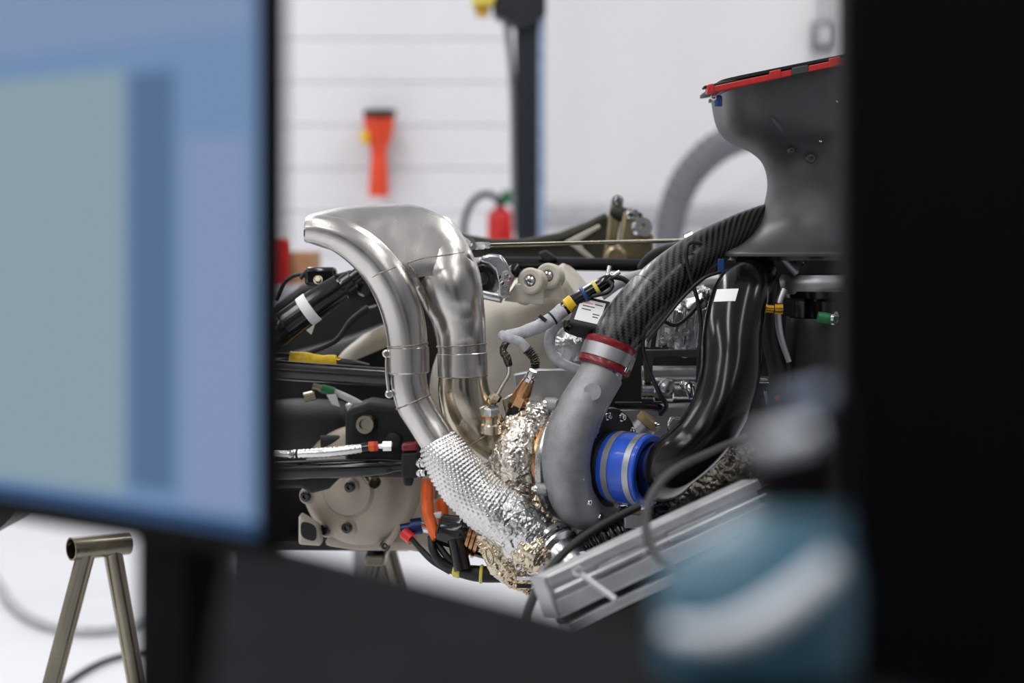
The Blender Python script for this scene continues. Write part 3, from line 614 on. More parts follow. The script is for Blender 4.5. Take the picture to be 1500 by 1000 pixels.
link('inner_cover', prism([(566, 470), (592, 402), (648, 386), (714, 440), (714, 640), (566, 640)], 3.46, 0.1), MT['engine'], gb, bevel=0.006)
link('lower_cover', prism([(320, 640), (470, 640), (480, 800), (320, 800)], 3.6, 0.1), MT['black_m'], gb, bevel=0.006)
link('rear_cover', prism([(396, 450), (440, 418), (500, 402), (540, 398), (575, 420), (585, 545), (396, 545)], 3.75, 0.2), MT['black_m'], gb, bevel=0.01)
link('upper_case_flange', loft([(P(535, 520, 3.4), (M_(60), 0, M_(25)), (0, 0.05, 0), 2.2), (P(540, 500, 3.38), (M_(45), 0, M_(18)), (0, 0.04, 0), 2.2), (P(550, 482, 3.37), (M_(22), 0, M_(10)), (0, 0.03, 0), 2.2)], n=32), MT['casting'], gb)
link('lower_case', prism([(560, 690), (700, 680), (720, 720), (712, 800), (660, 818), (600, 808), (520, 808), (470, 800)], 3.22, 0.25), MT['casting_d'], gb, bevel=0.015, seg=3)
oc = P(512, 716, 3.18)
cax = nrm((-0.32, -1, -0.05))
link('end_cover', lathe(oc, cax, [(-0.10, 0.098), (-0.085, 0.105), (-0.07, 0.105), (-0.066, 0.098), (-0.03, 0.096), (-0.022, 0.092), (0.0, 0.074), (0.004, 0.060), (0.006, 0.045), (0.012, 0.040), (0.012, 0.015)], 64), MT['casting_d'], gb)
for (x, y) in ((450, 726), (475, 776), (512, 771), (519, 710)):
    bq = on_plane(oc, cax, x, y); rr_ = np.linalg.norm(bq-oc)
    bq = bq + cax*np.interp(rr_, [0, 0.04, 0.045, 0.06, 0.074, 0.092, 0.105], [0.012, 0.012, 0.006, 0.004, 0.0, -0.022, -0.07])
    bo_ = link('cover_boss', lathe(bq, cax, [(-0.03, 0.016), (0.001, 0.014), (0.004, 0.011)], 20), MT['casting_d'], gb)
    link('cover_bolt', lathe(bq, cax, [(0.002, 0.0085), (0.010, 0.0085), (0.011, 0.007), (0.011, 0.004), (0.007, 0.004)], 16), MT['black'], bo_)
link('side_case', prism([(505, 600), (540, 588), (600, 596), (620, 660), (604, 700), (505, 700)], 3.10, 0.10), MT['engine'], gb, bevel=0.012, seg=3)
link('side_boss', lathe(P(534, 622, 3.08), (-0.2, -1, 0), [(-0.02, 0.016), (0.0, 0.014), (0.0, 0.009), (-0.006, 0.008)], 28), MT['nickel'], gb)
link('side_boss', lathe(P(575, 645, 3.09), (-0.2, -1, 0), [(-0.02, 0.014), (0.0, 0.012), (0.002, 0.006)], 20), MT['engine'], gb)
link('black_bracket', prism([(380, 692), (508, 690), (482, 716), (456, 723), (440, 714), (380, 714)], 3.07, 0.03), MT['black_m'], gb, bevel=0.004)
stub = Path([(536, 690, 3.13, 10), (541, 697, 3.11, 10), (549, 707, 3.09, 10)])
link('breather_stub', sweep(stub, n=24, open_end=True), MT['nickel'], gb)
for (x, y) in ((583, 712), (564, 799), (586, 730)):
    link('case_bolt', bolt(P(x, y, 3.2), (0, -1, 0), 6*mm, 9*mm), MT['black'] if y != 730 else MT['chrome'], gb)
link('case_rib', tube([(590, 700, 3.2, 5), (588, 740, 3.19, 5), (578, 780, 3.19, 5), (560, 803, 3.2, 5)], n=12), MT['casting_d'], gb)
link('sump_lug', prism([(437, 755), (465, 772), (470, 800), (437, 798)], 3.15, 0.05), MT['casting'], gb, bevel=0.004)
link('lug_recess', loft([(P(452, 778, 3.146), (M_(13), 0, M_(-4)), (0, 0, M_(14)), 3), (P(452, 778, 3.143), (M_(12), 0, M_(-4)), (0, 0, M_(13)), 3)], n=24, sub=1), MT['black_m'], gb)

um = tag(link('underfloor', prism([(330, 792), (560, 794), (600, 801), (600, 807), (330, 807)], 3.45, 0.4), MT['black_m'], bevel=0.004), 'thin black underfloor strip beneath the round gearbox cover', 'floor panel')

# starter / actuator cover at the left
st = thing('actuator', 'rounded black actuator with silver end on the gearbox side', 'actuator', P(460, 665, 3.3))
link('housing', loft([(P(400, 628, 3.3), (0, 0.05, 0), (0, 0, M_(42, 3.3)), 3), (P(440, 627, 3.29), (0, 0.055, 0), (0, 0, M_(43, 3.29)), 3), (P(500, 628, 3.28), (0, 0.055, 0), (0, 0, M_(40, 3.28)), 3), (P(518, 632, 3.28), (0, 0.045, 0), (0, 0, M_(32, 3.28)), 2.6)], n=40), MT['black_m'], st)
link('lower_lip', rod(P(470, 646, 3.2), P(520, 646, 3.2), 0.010), MT['black_m'], st)
link('mounting_plate', prism([(505, 592), (520, 588), (538, 610), (536, 636), (520, 648), (512, 630)], 3.24, 0.02), MT['alu'], st, bevel=0.003)
link('mounting_bolt', bolt(P(527, 622, 3.235), (0, -1, 0), 8*mm, 8*mm), MT['alu'], st)
tag(link('blower_ring', lathe(P(540, 425, 3.3), (-0.2, -1, 0.1), [(0, 0.012), (0, 0.03), (0.01, 0.032), (0.03, 0.03), (0.03, 0.012)], 36, True), MT['black']), 'round black ring behind the upper exhaust bend', 'ring')

# suspension members at the left
dm = thing('damper', 'slanted black damper tube with white band at the far left', 'damper', P(405, 500, 3.1))
dpth = Path([(250, 590, 3.16, 23), (385, 500, 3.1, 23), (420, 476, 3.1, 23), (470, 440, 3.1, 22), (500, 420, 3.1, 20)])
link('tube', sweep(dpth, n=28), MT['black'], dm)
link('white_band', band(dpth, 2.62, M_(17, 3.1), 0.0012), MT['white'], dm)
link('shaft', rod(P(497, 422, 3.1), P(532, 396, 3.1), 0.011), MT['black'], dm)
link('end_collar', rod(P(505, 417, 3.1), P(516, 409, 3.1), 0.016), MT['black'], dm)
link('white_flag', prism([(446, 474), (462, 472), (456, 490), (449, 484)], 3.15, 0.004), MT['white'], dm)
link('mounting_lug', box(P(470, 405, 3.15), (0.05, 0.03, 0.03)), MT['black'], dm, bevel=0.006)
link('lug_nut', bolt(P(466, 410, 3.13), (0, -1, 0.3), 5*mm, 7*mm, False), MT['nickel'], dm)

def arm(name, label, path, m, parts=()):
    t = thing(name, label, 'suspension arm', P(500, 0, 3.1)*np.array([1, 1, 0])+np.array([0, 0, path.p[:, 2].min()]))
    link('tube', sweep(path, n=28), m, t); return t
a1 = arm('suspension_arm', 'upper glossy black suspension tube at left crossing behind the exhaust', Path([(90, 522, 3.13, 15), (350, 538.7, 3.084, 15), (590, 554, 3.04, 14)]), MT['black'])
a2 = arm('suspension_arm', 'lower black suspension tube at left with clevis under the braided hose', Path([(90, 699, 3.09, 14), (350, 691, 3.07, 14), (500, 686, 3.06, 14), (556, 683, 3.06, 13), (585, 681, 3.06, 9), (640, 677, 3.06, 9)]), MT['black'])
link('clevis', [prism([(588, 664), (612, 662), (612, 700), (588, 700)], 3.03, 0.05), prism([(590, 696), (606, 696), (604, 712), (592, 712)], 3.04, 0.03)], MT['black_m'], a2, bevel=0.003)
link('clevis_bolt', [bolt(P(616, 678, 3.02), (1, -0.5, 0), 6*mm, 8*mm, False), bolt(P(616, 692, 3.02), (1, -0.5, 0), 5*mm, 8*mm, False)], MT['chrome'], a2)
link('red_cap', prism([(588, 650), (610, 648), (612, 660), (588, 661)], 3.03, 0.03), MT['red_sil'], a2, bevel=0.003)
a3 = arm('suspension_arm', 'straight dark tube running behind the twin gearbox lugs', Path([(700, 384, 3.4, 8), (800, 386, 3.4, 9.5), (965, 389, 3.4, 9.5), (1060, 391, 3.4, 9)]), MT['black'])
link('pipe_clip', [prism([(789, 370), (800, 366), (812, 374), (818, 380), (804, 384), (794, 381)], 3.36, 0.03)], MT['black_m'], a3, bevel=0.003)

# cables and hoses at the left
def cable(name, label, pts, m, cat='cable', n=12, seg=8, world=False):
    return tag(link(name, sweep(Path(pts, world), n=n, seg=seg), m), label, cat)
cable('cable', 'thin black cable looping above the slanted damper', [(404, 440, 3.2, 3), (418, 412, 3.2, 3), (440, 402, 3.2, 3), (462, 412, 3.2, 3), (470, 428, 3.2, 3)], MT['rubber'])
cable('cable', 'short black cable arching over the mounting lug of the damper', [(440, 408, 3.14, 3), (452, 396, 3.14, 3), (470, 398, 3.14, 3), (490, 404, 3.14, 3), (515, 398, 3.14, 3)], MT['rubber'])
cable('cable', 'thick black cable sagging beneath the white-banded damper', [(404, 530, 3.2, 4), (440, 520, 3.2, 4), (490, 500, 3.2, 4), (515, 470, 3.2, 5), (540, 450, 3.2, 5)], MT['rubber'])
ys = thing('wire_loom', 'bright yellow sleeved wire loom lying on upper black suspension tube', 'loom', P(455, 535, 3.12))
link('sleeve', tube([(424, 522, 3.12, 8.5), (445, 525, 3.12, 9.5), (470, 528, 3.12, 9), (493, 527, 3.12, 7)], n=20, seg=14, disp=lambda V, u, s: 0.0012*vnoise(V/0.008)), MT['yellow'], ys)
link('wire', tube([(400, 520, 3.12, 4), (412, 520, 3.12, 4), (426, 522, 3.12, 4)], n=10), MT['rubber'], ys)
link('wire', tube([(490, 528, 3.12, 4), (515, 533, 3.12, 7), (540, 536, 3.13, 4)], n=10), MT['rubber'], ys)
link('brass_end', rod(P(492, 527, 3.12), P(499, 528, 3.12), 0.005), MT['brass'], ys)
g1 = thing('brake_hose', 'pale grey hose with green sleeve curving down to the exhaust', 'hose', P(520, 620, 3.15))
gp = Path([(466, 568, 3.18, 5), (490, 574, 3.18, 5), (520, 588, 3.16, 5.5), (550, 606, 3.14, 5.5), (580, 618, 3.12, 5), (605, 622, 3.1, 5)])
link('hose', sweep(gp, n=16), MT['lgrey'], g1)
link('green_sleeve', rod(P(471, 569, 3.18), P(490, 574, 3.18), 0.0072), MT['green'], g1)
link('fitting', [rod(P(458, 566, 3.18), P(470, 569, 3.18), 0.006), rod(P(446, 582, 3.18), P(462, 578, 3.18), 0.008)], MT['nickel'], g1)
link('white_tag', prism([(478, 578), (492, 577), (498, 596), (486, 592)], 3.17, 0.003), MT['white'], g1)
g2 = thing('brake_hose', 'silver braided hose with orange band lying along the lower suspension tube', 'hose', P(480, 668, 3.08))
gp2 = Path([(150, 655, 3.2, 5), (395, 664, 3.05, 5), (430, 665, 3.05, 6), (470, 663, 3.04, 7), (510, 659, 3.04, 7), (538, 655, 3.04, 6)])
link('hose', sweep(gp2, n=18, seg=30, disp=lambda V, u, s: 0.0007*np.sin(s*900)*np.sin(u*50)), MT['foil_dim'], g2)
link('black_ferrule', rod(P(530, 656, 3.04), P(543, 654, 3.04), 0.0075), MT['black'], g2)
link('orange_band', rod(P(540, 654, 3.04), P(548, 653.5, 3.04), 0.0078), MT['orange'], g2)
link('red_band', rod(P(547, 653.5, 3.04), P(554, 653, 3.04), 0.0076), MT['red'], g2)
link('hex_nut', lathe(P(560, 653, 3.04), nrm((1, 0, 0.02)), [(-0.007, 0.004), (0, 0.0045), (0.001, 0.0085), (0.014, 0.0085), (0.016, 0.006)], 6), MT['chrome'], g2, smooth=0)
link('cable_tie', band(gp2, 2.15, 0.004, 0.001, n=24), MT['black_m'], g2)

# connectors under the exhaust
lc = thing('power_cables', 'orange high-voltage cables curving down into black connector', 'cable', P(635, 790, 3.0))
link('orange_cable', tube([(630, 690, 3.05, 10), (626, 720, 3.03, 9), (627, 748, 3.0, 9), (634, 775, 2.98, 8), (640, 790, 2.97, 7)], n=20), MT['orange'], lc)
link('orange_cable', tube([(646, 690, 3.06, 10), (645, 725, 3.05, 9), (648, 748, 3.03, 9), (650, 765, 3.02, 8)], n=20), MT['orange'], lc)
link('brown_boot', [rod(P(630, 680, 3.05), P(627, 730, 3.035), 0.0115), rod(P(646, 680, 3.06), P(645, 736, 3.045), 0.0115)], MT['casting_d'], lc)
link('clear_clip', box(P(640, 754, 3.0), (0.014, 0.02, 0.008)), MT['white'], lc, bevel=0.001)
cn = thing('power_connector', 'large black round connector with copper rings below the heat shield', 'connector', P(690, 820, 2.97))
ca = nrm(P(735, 800, 2.97)-P(650, 775, 2.97)); c0 = P(640, 772, 2.98)
link('shell', lathe(c0, ca, [(0, 0.016), (0.004, 0.022), (0.03, 0.026), (0.034, 0.030), (0.044, 0.030), (0.05, 0.026), (0.11, 0.026)], 36), MT['black'], cn)
for i, q in enumerate((0.046, 0.053, 0.060)):
    link('copper_ring', lathe(c0, ca, [(q, 0.025), (q, 0.029), (q+0.005, 0.029), (q+0.005, 0.025)], 40, True), MT['copper'], cn)
link('cable_gland', rod(P(668, 790, 2.96), P(678, 835, 2.95), 0.013), MT['black'], cn)
fl = thing('fluid_fitting', 'blue and red anodised fluid fittings beside the gearbox case', 'fitting', P(605, 790, 3.05))
link('blue_union', [rod(P(587, 775, 3.05), P(604, 772, 3.05), 0.008), rod(P(602, 772, 3.05), P(618, 770, 3.05), 0.013)], MT['navy'], fl)
link('silver_union', rod(P(616, 771, 3.05), P(632, 774, 3.05), 0.008), MT['chrome'], fl)
link('red_union', rod(P(592, 780, 3.04), P(604, 790, 3.03), 0.009), MT['red_p'], fl)
wl = thing('wire_loom', 'thick black wire loom with yellow bands hanging below the engine', 'loom', P(680, 850, 2.98))
wpth = Path([(632, 785, 2.98, 6), (634, 805, 2.97, 6), (645, 822, 2.97, 7), (668, 834, 2.97, 9), (700, 840, 2.96, 12), (735, 842, 2.96, 11), (760, 846, 2.96, 7)])
link('loom', sweep(wpth, n=20), MT['rubber'], wl)
for t, ww in ((3.1, 0.013), (4.15, 0.005)): link('yellow_band', band(wpth, t, ww, 0.002, n=28), MT['yellow2'], wl)
link('branch', tube([(602, 788, 3.03, 4), (618, 806, 3.0, 4.5), (635, 822, 2.98, 5), (660, 836, 2.97, 6)], n=14), MT['rubber'], wl)
link('branch', tube([(640, 795, 2.98, 5), (655, 815, 2.97, 5), (675, 828, 2.97, 6)], n=14), MT['rubber'], wl)

# far suspension behind the exhaust
bm = thing('rear_beam', 'long curved olive-grey beam sweeping up behind the exhaust', 'beam', P(780, 380, 3.8))
link('beam', prism([(640, 336), (680, 345), (720, 352), (770, 352), (820, 343), (860, 328), (888, 314), (900, 318), (900, 382), (640, 384)], 3.75, 0.12), MT['olive'], bm, bevel=0.006)
link('upper_flange', prism([(640, 333), (680, 343), (720, 349.5), (770, 349.5), (820, 340), (858, 325), (888, 311), (889, 318), (860, 334), (820, 351), (770, 361), (720, 361), (680, 354), (640, 344)], 3.72, 0.18), MT['olive'], bm, bevel=0.003)
link('pale_gusset', prism([(826, 354), (878, 328), (880, 333), (848, 353), (856, 365), (872, 379), (864, 380), (840, 362)], 3.70, 0.02), MT['casting'], bm, bevel=0.002)
bk = thing('rocker_bracket', 'bronze-coloured rocker bracket with bolts at the end of the olive beam', 'bracket', P(920, 380, 3.6))
link('plate', prism([(884, 380), (890, 345), (893, 310), (897, 290), (905, 284), (914, 290), (912, 310), (905, 345), (902, 380)], 3.62, 0.04), MT['bronze'], bk, bevel=0.004)
link('plate', prism([(905, 380), (908, 345), (914, 312), (922, 303), (932, 308), (938, 326), (952, 338), (957, 346), (956, 372), (940, 382)], 3.58, 0.05), MT['bronze'], bk, bevel=0.006)
link('pivot_bolt', [bolt(P(904, 294, 3.6), (0.2, -1, 0), 7*mm, 10*mm), bolt(P(925, 314, 3.56), (0.6, -1, 0.3), 7*mm, 12*mm, False)], MT['chrome'], bk)
link('bearing', lathe(P(938, 334, 3.56), (0.5, -1, 0.2), [(0, 0.006), (0, 0.018), (0.012, 0.018), (0.012, 0.006)], 24, True), MT['alu'], bk)
link('pivot_tube', rod(P(900, 310, 3.63), P(935, 322, 3.6), 0.014), MT['black_m'], bk)
link('lower_boss', lathe(P(902, 376, 3.55), (0, -1, 0), [(0, 0.02), (0.01, 0.014)], 20), MT['bronze'], bk)
sr = thing('push_rod', 'thin straight steel rod with threaded eye end above the gearbox', 'rod', P(700, 370, 3.05))
link('rod', rod(P(712, 359, 3.04), P(1020, 352, 3.3), 0.0032), MT['nickel'], sr)
link('hex_sleeve', lathe(P(696, 360, 3.03), P(720, 359, 3.045)-P(696, 360, 3.03), [(0, 0.0055), (0.002, 0.0065), (0.014, 0.0065), (0.016, 0.0045), (0.02, 0.0058), (0.024, 0.0055)], 6), MT['chrome'], sr, smooth=0)
link('rod_end', lathe(P(687, 358, 3.03), (0.4, -1, 0.2), [(-0.005, 0.004), (-0.005, 0.010), (0.005, 0.010), (0.005, 0.004)], 24, True), MT['chrome'], sr)
link('end_bolt', rod(P(676, 350, 3.03), P(684, 356, 3.0), 0.006), MT['chrome'], sr)
rk = thing('pivot_clamp', 'bright aluminium pivot clamp with dark bore beside the exhaust shoulder', 'clamp', P(720, 440, 3.05))
link('bore_housing', lathe(P(706, 408, 3.06), (0.45, -1, 0.05), [(-0.06, 0.034), (-0.002, 0.033), (0, 0.030), (0, 0.024), (-0.03, 0.022)], 40), MT['alu'], rk)
link('bore_ring', lathe(P(708, 408, 3.05), (0.45, -1, 0.05), [(-0.004, 0.010), (-0.004, 0.022), (0.001, 0.020), (0.001, 0.010)], 32, True), MT['black'], rk)
link('strap', prism([(704, 376), (716, 372), (734, 373), (742, 384), (750, 402), (752, 414), (746, 424), (748, 434), (740, 438), (730, 434), (730, 414), (726, 396), (716, 386), (704, 384)], 3.02, 0.04), MT['alu'], rk, bevel=0.005, seg=3)
link('eye', lathe(P(742, 408, 3.015), (0.5, -1, 0.5), [(-0.004, 0.006), (-0.004, 0.011), (0.004, 0.011), (0.004, 0.006)], 24, True), MT['chrome'], rk)
link('foot', tube([(688, 424, 3.06, 6), (705, 430, 3.05, 7), (735, 436, 3.04, 8)], n=16), MT['alu'], rk)
link('knob', lathe(P(756, 396, 3.06), (0.3, -1, 0.2), [(-0.03, 0.012), (0.0, 0.011), (0.002, 0.007)], 20), MT['black'], rk)

# ------------------------------------------------------------------ sensors and wiring on the engine
ls = thing('oxygen_sensor', 'copper-bodied oxygen sensor with spring-guarded grey lead beside the turbine', 'sensor', P(755, 600, 2.92))
b0 = P(752, 604, 2.925); b1 = P(781, 543, 2.905); sx = nrm(b1-b0)
link('thread', lathe(b0, sx, [(-0.02, 0.009), (0.006, 0.009), (0.006, 0.012), (0.014, 0.012)], 20), MT['black_m'], ls)
link('hex_body', lathe(b0, sx, [(0.010, 0.0125), (0.012, 0.0125), (0.032, 0.0125), (0.034, 0.011)], 6), MT['copper'], ls, smooth=0)
link('copper_shell', lathe(b0, sx, [(0.030, 0.0125), (0.034, 0.0125), (0.052, 0.0095), (0.056, 0.008)], 28), MT['copper'], ls)
link('crimp', lathe(b0, sx, [(0.054, 0.0085), (0.06, 0.0085), (0.061, 0.007), (0.066, 0.0075), (0.072, 0.006)], 24), MT['chrome'], ls)
spr = Path([(784, 538, 2.903, 6.5), (783, 526, 2.9, 6.5), (776, 516, 2.898, 6.8), (771, 511, 2.897, 7)])
link('spring_guard', sweep(spr, n=20, seg=26, disp=lambda V, u, s: 0.0012*np.sin(s*1900)), MT['foil_dark'], ls)
link('lead', tube([(773, 513, 2.898, 6.5), (762, 501, 2.896, 7.5), (748, 495, 2.895, 7.5), (738, 492, 2.9, 7.5), (736, 490, 2.905, 7)], n=20, seg=10), MT['grey_sleeve'], ls)
gl = thing('sensor_lead', 'grey sleeved lead ending in black plug with yellow and blue bands', 'cable', P(800, 480, 2.93))
glp = Path([(734, 496, 2.9, 7), (744, 492, 2.9, 9), (770, 486, 2.905, 9.5), (800, 472, 2.91, 10), (826, 453, 2.915, 10.5)])
link('sleeve', sweep(glp, n=22, seg=12, disp=lambda V, u, s: 0.0012*vnoise(V/0.011)), MT['grey_sleeve'], gl)
plp = Path([(824, 455, 2.915, 10), (840, 442, 2.915, 11), (862, 428, 2.915, 11), (885, 414, 2.915, 10), (896, 408, 2.918, 8)])
link('plug', sweep(plp, n=24, seg=10), MT['black'], gl)
link('yellow_band', [band(plp, 0.75, 0.015, 0.0012)], MT['yellow'], gl)
link('blue_band', band(plp, 1.75, 0.006, 0.0015), MT['blue'], gl)
link('yellow_ring', band(plp, 2.45, 0.006, 0.0012), MT['yellow2'], gl)
link('cable_tie', [band(glp, 3.35, 0.003, 0.001), rod(P(790, 462, 2.9), P(800, 470, 2.9), 0.003)], MT['black_m'], gl)
link('loop', tube([(890, 410, 2.91, 3), (897, 418, 2.905, 3), (890, 428, 2.9, 3), (876, 432, 2.9, 3), (868, 434, 2.9, 3)], n=10), MT['rubber'], gl)
link('clip', [rod(P(890, 398, 2.92), P(899, 404, 2.91), 0.003), rod(P(899, 404, 2.91), P(908, 398, 2.91), 0.003), rod(P(893, 390, 2.92), P(890, 404, 2.915), 0.0035)], MT['chrome'], gl)
bx = thing('control_module', 'small black module with white printed label under the banded plug', 'module', P(865, 495, 2.92))
f0, f1, f2, f3 = P(833, 465, 2.89), P(857, 438, 2.912), P(893, 446, 2.905), P(874, 474, 2.88)
e1 = nrm(f2-f1); e2 = nrm(f1-f0); up = nrm(np.cross(e1, e2)); up = up if up[2] > 0 else -up; e2 = np.cross(up, e1)
cen = (f0+f1+f2+f3)/4
Mx = np.array([e1, e2, up])
W, Dp = 0.050, 0.056
link('case', box(cen-up*0.016, (W, Dp, 0.030), ax=Mx), MT['black_m'], bx, bevel=0.004, seg=3)
lab_ = link('label', box(cen-up*0.0005, (W*0.74, Dp*0.72, 0.0008), ax=Mx), MT['white'], bx)
for i, (o1, o2, l1, m) in enumerate(((-0.006, 0.014, 0.014, 'ink_o'), (0.010, 0.014, 0.012, 'ink'), (-0.004, 0.008, 0.018, 'ink'), (-0.006, 0.002, 0.014, 'ink'), (0.010, -0.004, 0.010, 'ink'), (0.010, -0.009, 0.008, 'ink'))):
    link('print_line', box(cen+e1*o1+e2*o2+up*0.0001, (l1, 0.0016, 0.0004), ax=Mx), MT[m], lab_)
link('screw_tube', lathe(cen-e1*0.024-e2*0.028-up*0.01, nrm(-e2*0.7+up*0.3), [(-0.01, 0.006), (0.004, 0.006), (0.005, 0.0035), (0.0, 0.003)], 16), MT['black'], bx)
link('port_ring', lathe(cen+e1*0.028+e2*0.0-up*0.014, e1, [(-0.004, 0.004), (-0.004, 0.007), (0.003, 0.007), (0.003, 0.004)], 24, True), MT['yellow'], bx)
link('bracket', prism([(826, 468), (872, 485), (880, 500), (846, 494), (826, 486)], 2.905, 0.03), MT['black_m'], bx, bevel=0.004)
cable('hose', 'pale grey hose curling down beside the black control module', [(824, 470, 2.935, 7), (812, 480, 2.935, 7.5), (805, 496, 2.935, 8), (808, 516, 2.93, 8), (822, 531, 2.93, 7.5), (848, 541, 2.93, 6.5), (862, 545, 2.935, 6)], MT['grey_sleeve'], 'hose', 20)
pl = thing('port_plug', 'steel hex plug with bluish head on the exhaust elbow', 'plug', P(717, 622, 2.9))
pa = nrm((0.02, -0.25, 1))
pb = P(719, 622, 2.905)
link('boss', lathe(pb, pa, [(-0.01, 0.017), (0.002, 0.0155), (0.004, 0.013), (0.012, 0.0125)], 28), MT['steel_warm'], pl)
link('washer', lathe(pb, pa, [(0.012, 0.0145), (0.015, 0.0145)], 28), MT['copper'], pl)
link('hex_head', lathe(pb, pa, [(0.015, 0.0125), (0.026, 0.0125), (0.028, 0.011)], 6), MT['alu'], pl, smooth=0)
tp = thing('pressure_line', 'thin bent steel pressure line with hex union next to hex plug', 'pipe', P(728, 590, 2.92))
link('line', tube([(727, 582, 2.915, 3.5), (735, 565, 2.91, 3.5), (745, 548, 2.905, 3.5), (746, 532, 2.9, 3.5)], n=12), MT['steel'], tp)
link('braided_end', tube([(746, 536, 2.9, 5), (743, 524, 2.898, 6), (737, 514, 2.897, 5), (740, 504, 2.897, 4.5), (746, 498, 2.9, 4)], n=14, seg=16, disp=crumple(0.0012, 0.006)), MT['foil_dark'], tp)
link('hex_union', lathe(P(723, 586, 2.915), nrm(P(733, 568, 2.91)-P(723, 586, 2.915)), [(-0.012, 0.006), (0.0, 0.0065), (0.001, 0.009), (0.010, 0.009), (0.012, 0.0055)], 6), MT['steel_warm'], tp, smooth=0)
link('bracket', prism([(735, 585), (752, 575), (758, 600), (742, 612)], 2.93, 0.012), MT['steel_warm'], tp, bevel=0.002)

# cables on the right-hand side of the engine
cable('cable', 'thin black cable strapped along the lower side of carbon tube', [(946, 470, 2.87, 2.5), (942, 510, 2.87, 3), (952, 545, 2.87, 3), (966, 575, 2.87, 3.5), (976, 594, 2.88, 3.5), (968, 606, 2.9, 4)], MT['rubber'])
cable('cable', 'thin black cable looped over the top of carbon tube', [(1028, 356, 2.90, 3), (1010, 356, 2.895, 3), (1005, 372, 2.89, 3), (1010, 402, 2.89, 3), (1022, 440, 2.89, 3), (1027, 480, 2.89, 3), (1024, 520, 2.89, 3), (1022, 560, 2.9, 3)], MT['rubber'])
cable('cable', 'thin dark cable running from the blue tab along carbon tube edge', [(1056, 398, 2.88, 2.5), (1030, 408, 2.87, 2.5), (1000, 436, 2.87, 2.5), (972, 470, 2.86, 2.5), (948, 500, 2.86, 2.5)], MT['rubber'])
cable('hose', 'black rubber hose bending up from dark tube to carbon tube', [(940, 392, 3.15, 7), (952, 378, 3.12, 8), (972, 366, 3.1, 8), (994, 361, 3.08, 8), (1006, 360, 3.07, 7)], MT['rubber'], 'hose', 18)
cable('hose', 'pale grey hose behind the banded plug and carbon tube', [(880, 432, 3.05, 9), (910, 412, 3.05, 9), (950, 402, 3.06, 9), (1000, 400, 3.07, 9)], MT['lgrey'], 'hose', 18)
cable('cable', 'black cable arched behind the plug clip toward carbon tube', [(893, 405, 2.95, 4), (912, 408, 2.95, 4), (926, 420, 2.95, 4), (936, 436, 2.95, 4)], MT['rubber'])
tag(link('rail_nozzle', [rod(P(1005, 352, 3.2), P(1016, 347, 3.2), 0.012), rod(P(1030, 342, 3.2), P(1070, 335, 3.2), 0.012)], MT['chrome']), 'bright metal fitting peeping over the top of carbon tube', 'fitting')
cable('cable', 'short black cable between polished cam covers behind the duct', [(1030, 438, 2.98, 3), (1010, 462, 2.98, 3), (990, 476, 2.98, 3), (972, 470, 2.98, 3)], MT['rubber'])

# black canister and fittings under the airbox
ct = thing('oil_tank', 'dark canister with brass and green fittings beneath the airbox', 'tank', P(1200, 600, 2.95))
link('canister', loft([(P(1225, 640, 2.95), (M_(75), 0, 0), (0, M_(70), 0), 4), (P(1225, 480, 2.95), (M_(72), 0, 0), (0, M_(70), 0), 4), (P(1225, 468, 2.95), (M_(68), 0, 0), (0, M_(64), 0), 4)], n=40), MT['black_m'], ct)
link('neck', lathe(P(1225, 470, 2.95), (0, 0, 1), [(0, 0.062), (0.03, 0.062), (0.035, 0.08), (0.045, 0.08)], 40), MT['black'], ct)
link('silver_collar', loft([(P(1205, 430, 2.95), (M_(62), 0, 0), (0, M_(62), 0), 2.2), (P(1205, 414, 2.95), (M_(66), 0, 0), (0, M_(64), 0), 2.2), (P(1205, 402, 2.95), (M_(60), 0, 0), (0, M_(60), 0), 2.2)], n=40), MT['alu_plate'], ct)
link('side_strip', tube([(1148, 424, 2.88, 5), (1140, 450, 2.87, 5), (1143, 490, 2.87, 5), (1156, 530, 2.87, 4)], n=12), MT['alu_plate'], ct)
link('brass_fitting', [rod(P(1120, 451, 2.87), P(1133, 452, 2.87), 0.007), rod(P(1134, 452, 2.87), P(1146, 452, 2.87), 0.0095)], MT['brass'], ct)
link('green_fitting', rod(P(1198, 464, 2.86), P(1218, 467, 2.86), 0.008), MT['green'], ct)
link('green_fitting_ring', lathe(P(1221, 467, 2.855), (1, -0.6, 0), [(0, 0.007), (0, 0.011), (0.004, 0.011), (0.004, 0.007)], 20, True), MT['chrome'], ct)
cable('hose', 'thick black hose dropping behind the gloss black duct', [(1122, 380, 2.93, 12), (1132, 430, 2.92, 12), (1128, 490, 2.92, 13), (1140, 550, 2.92, 14), (1136, 620, 2.92, 13)], MT['rubber'], 'hose', 18)
tag(link('pipe_stub', [rod(P(1112, 556, 2.93), P(1132, 556, 2.93), 0.005), rod(P(1122, 572, 2.93), P(1126, 592, 2.93), 0.004)], MT['chrome']), 'small bright pipe stubs in the gap beside the duct', 'pipe')
tag(link('indicator', lathe(P(1138, 583, 2.9), (0, -1, 0), [(0, 0.004), (0.006, 0.003)], 12), MT['red_p']), 'tiny red indicator cap below the black duct', 'cap')

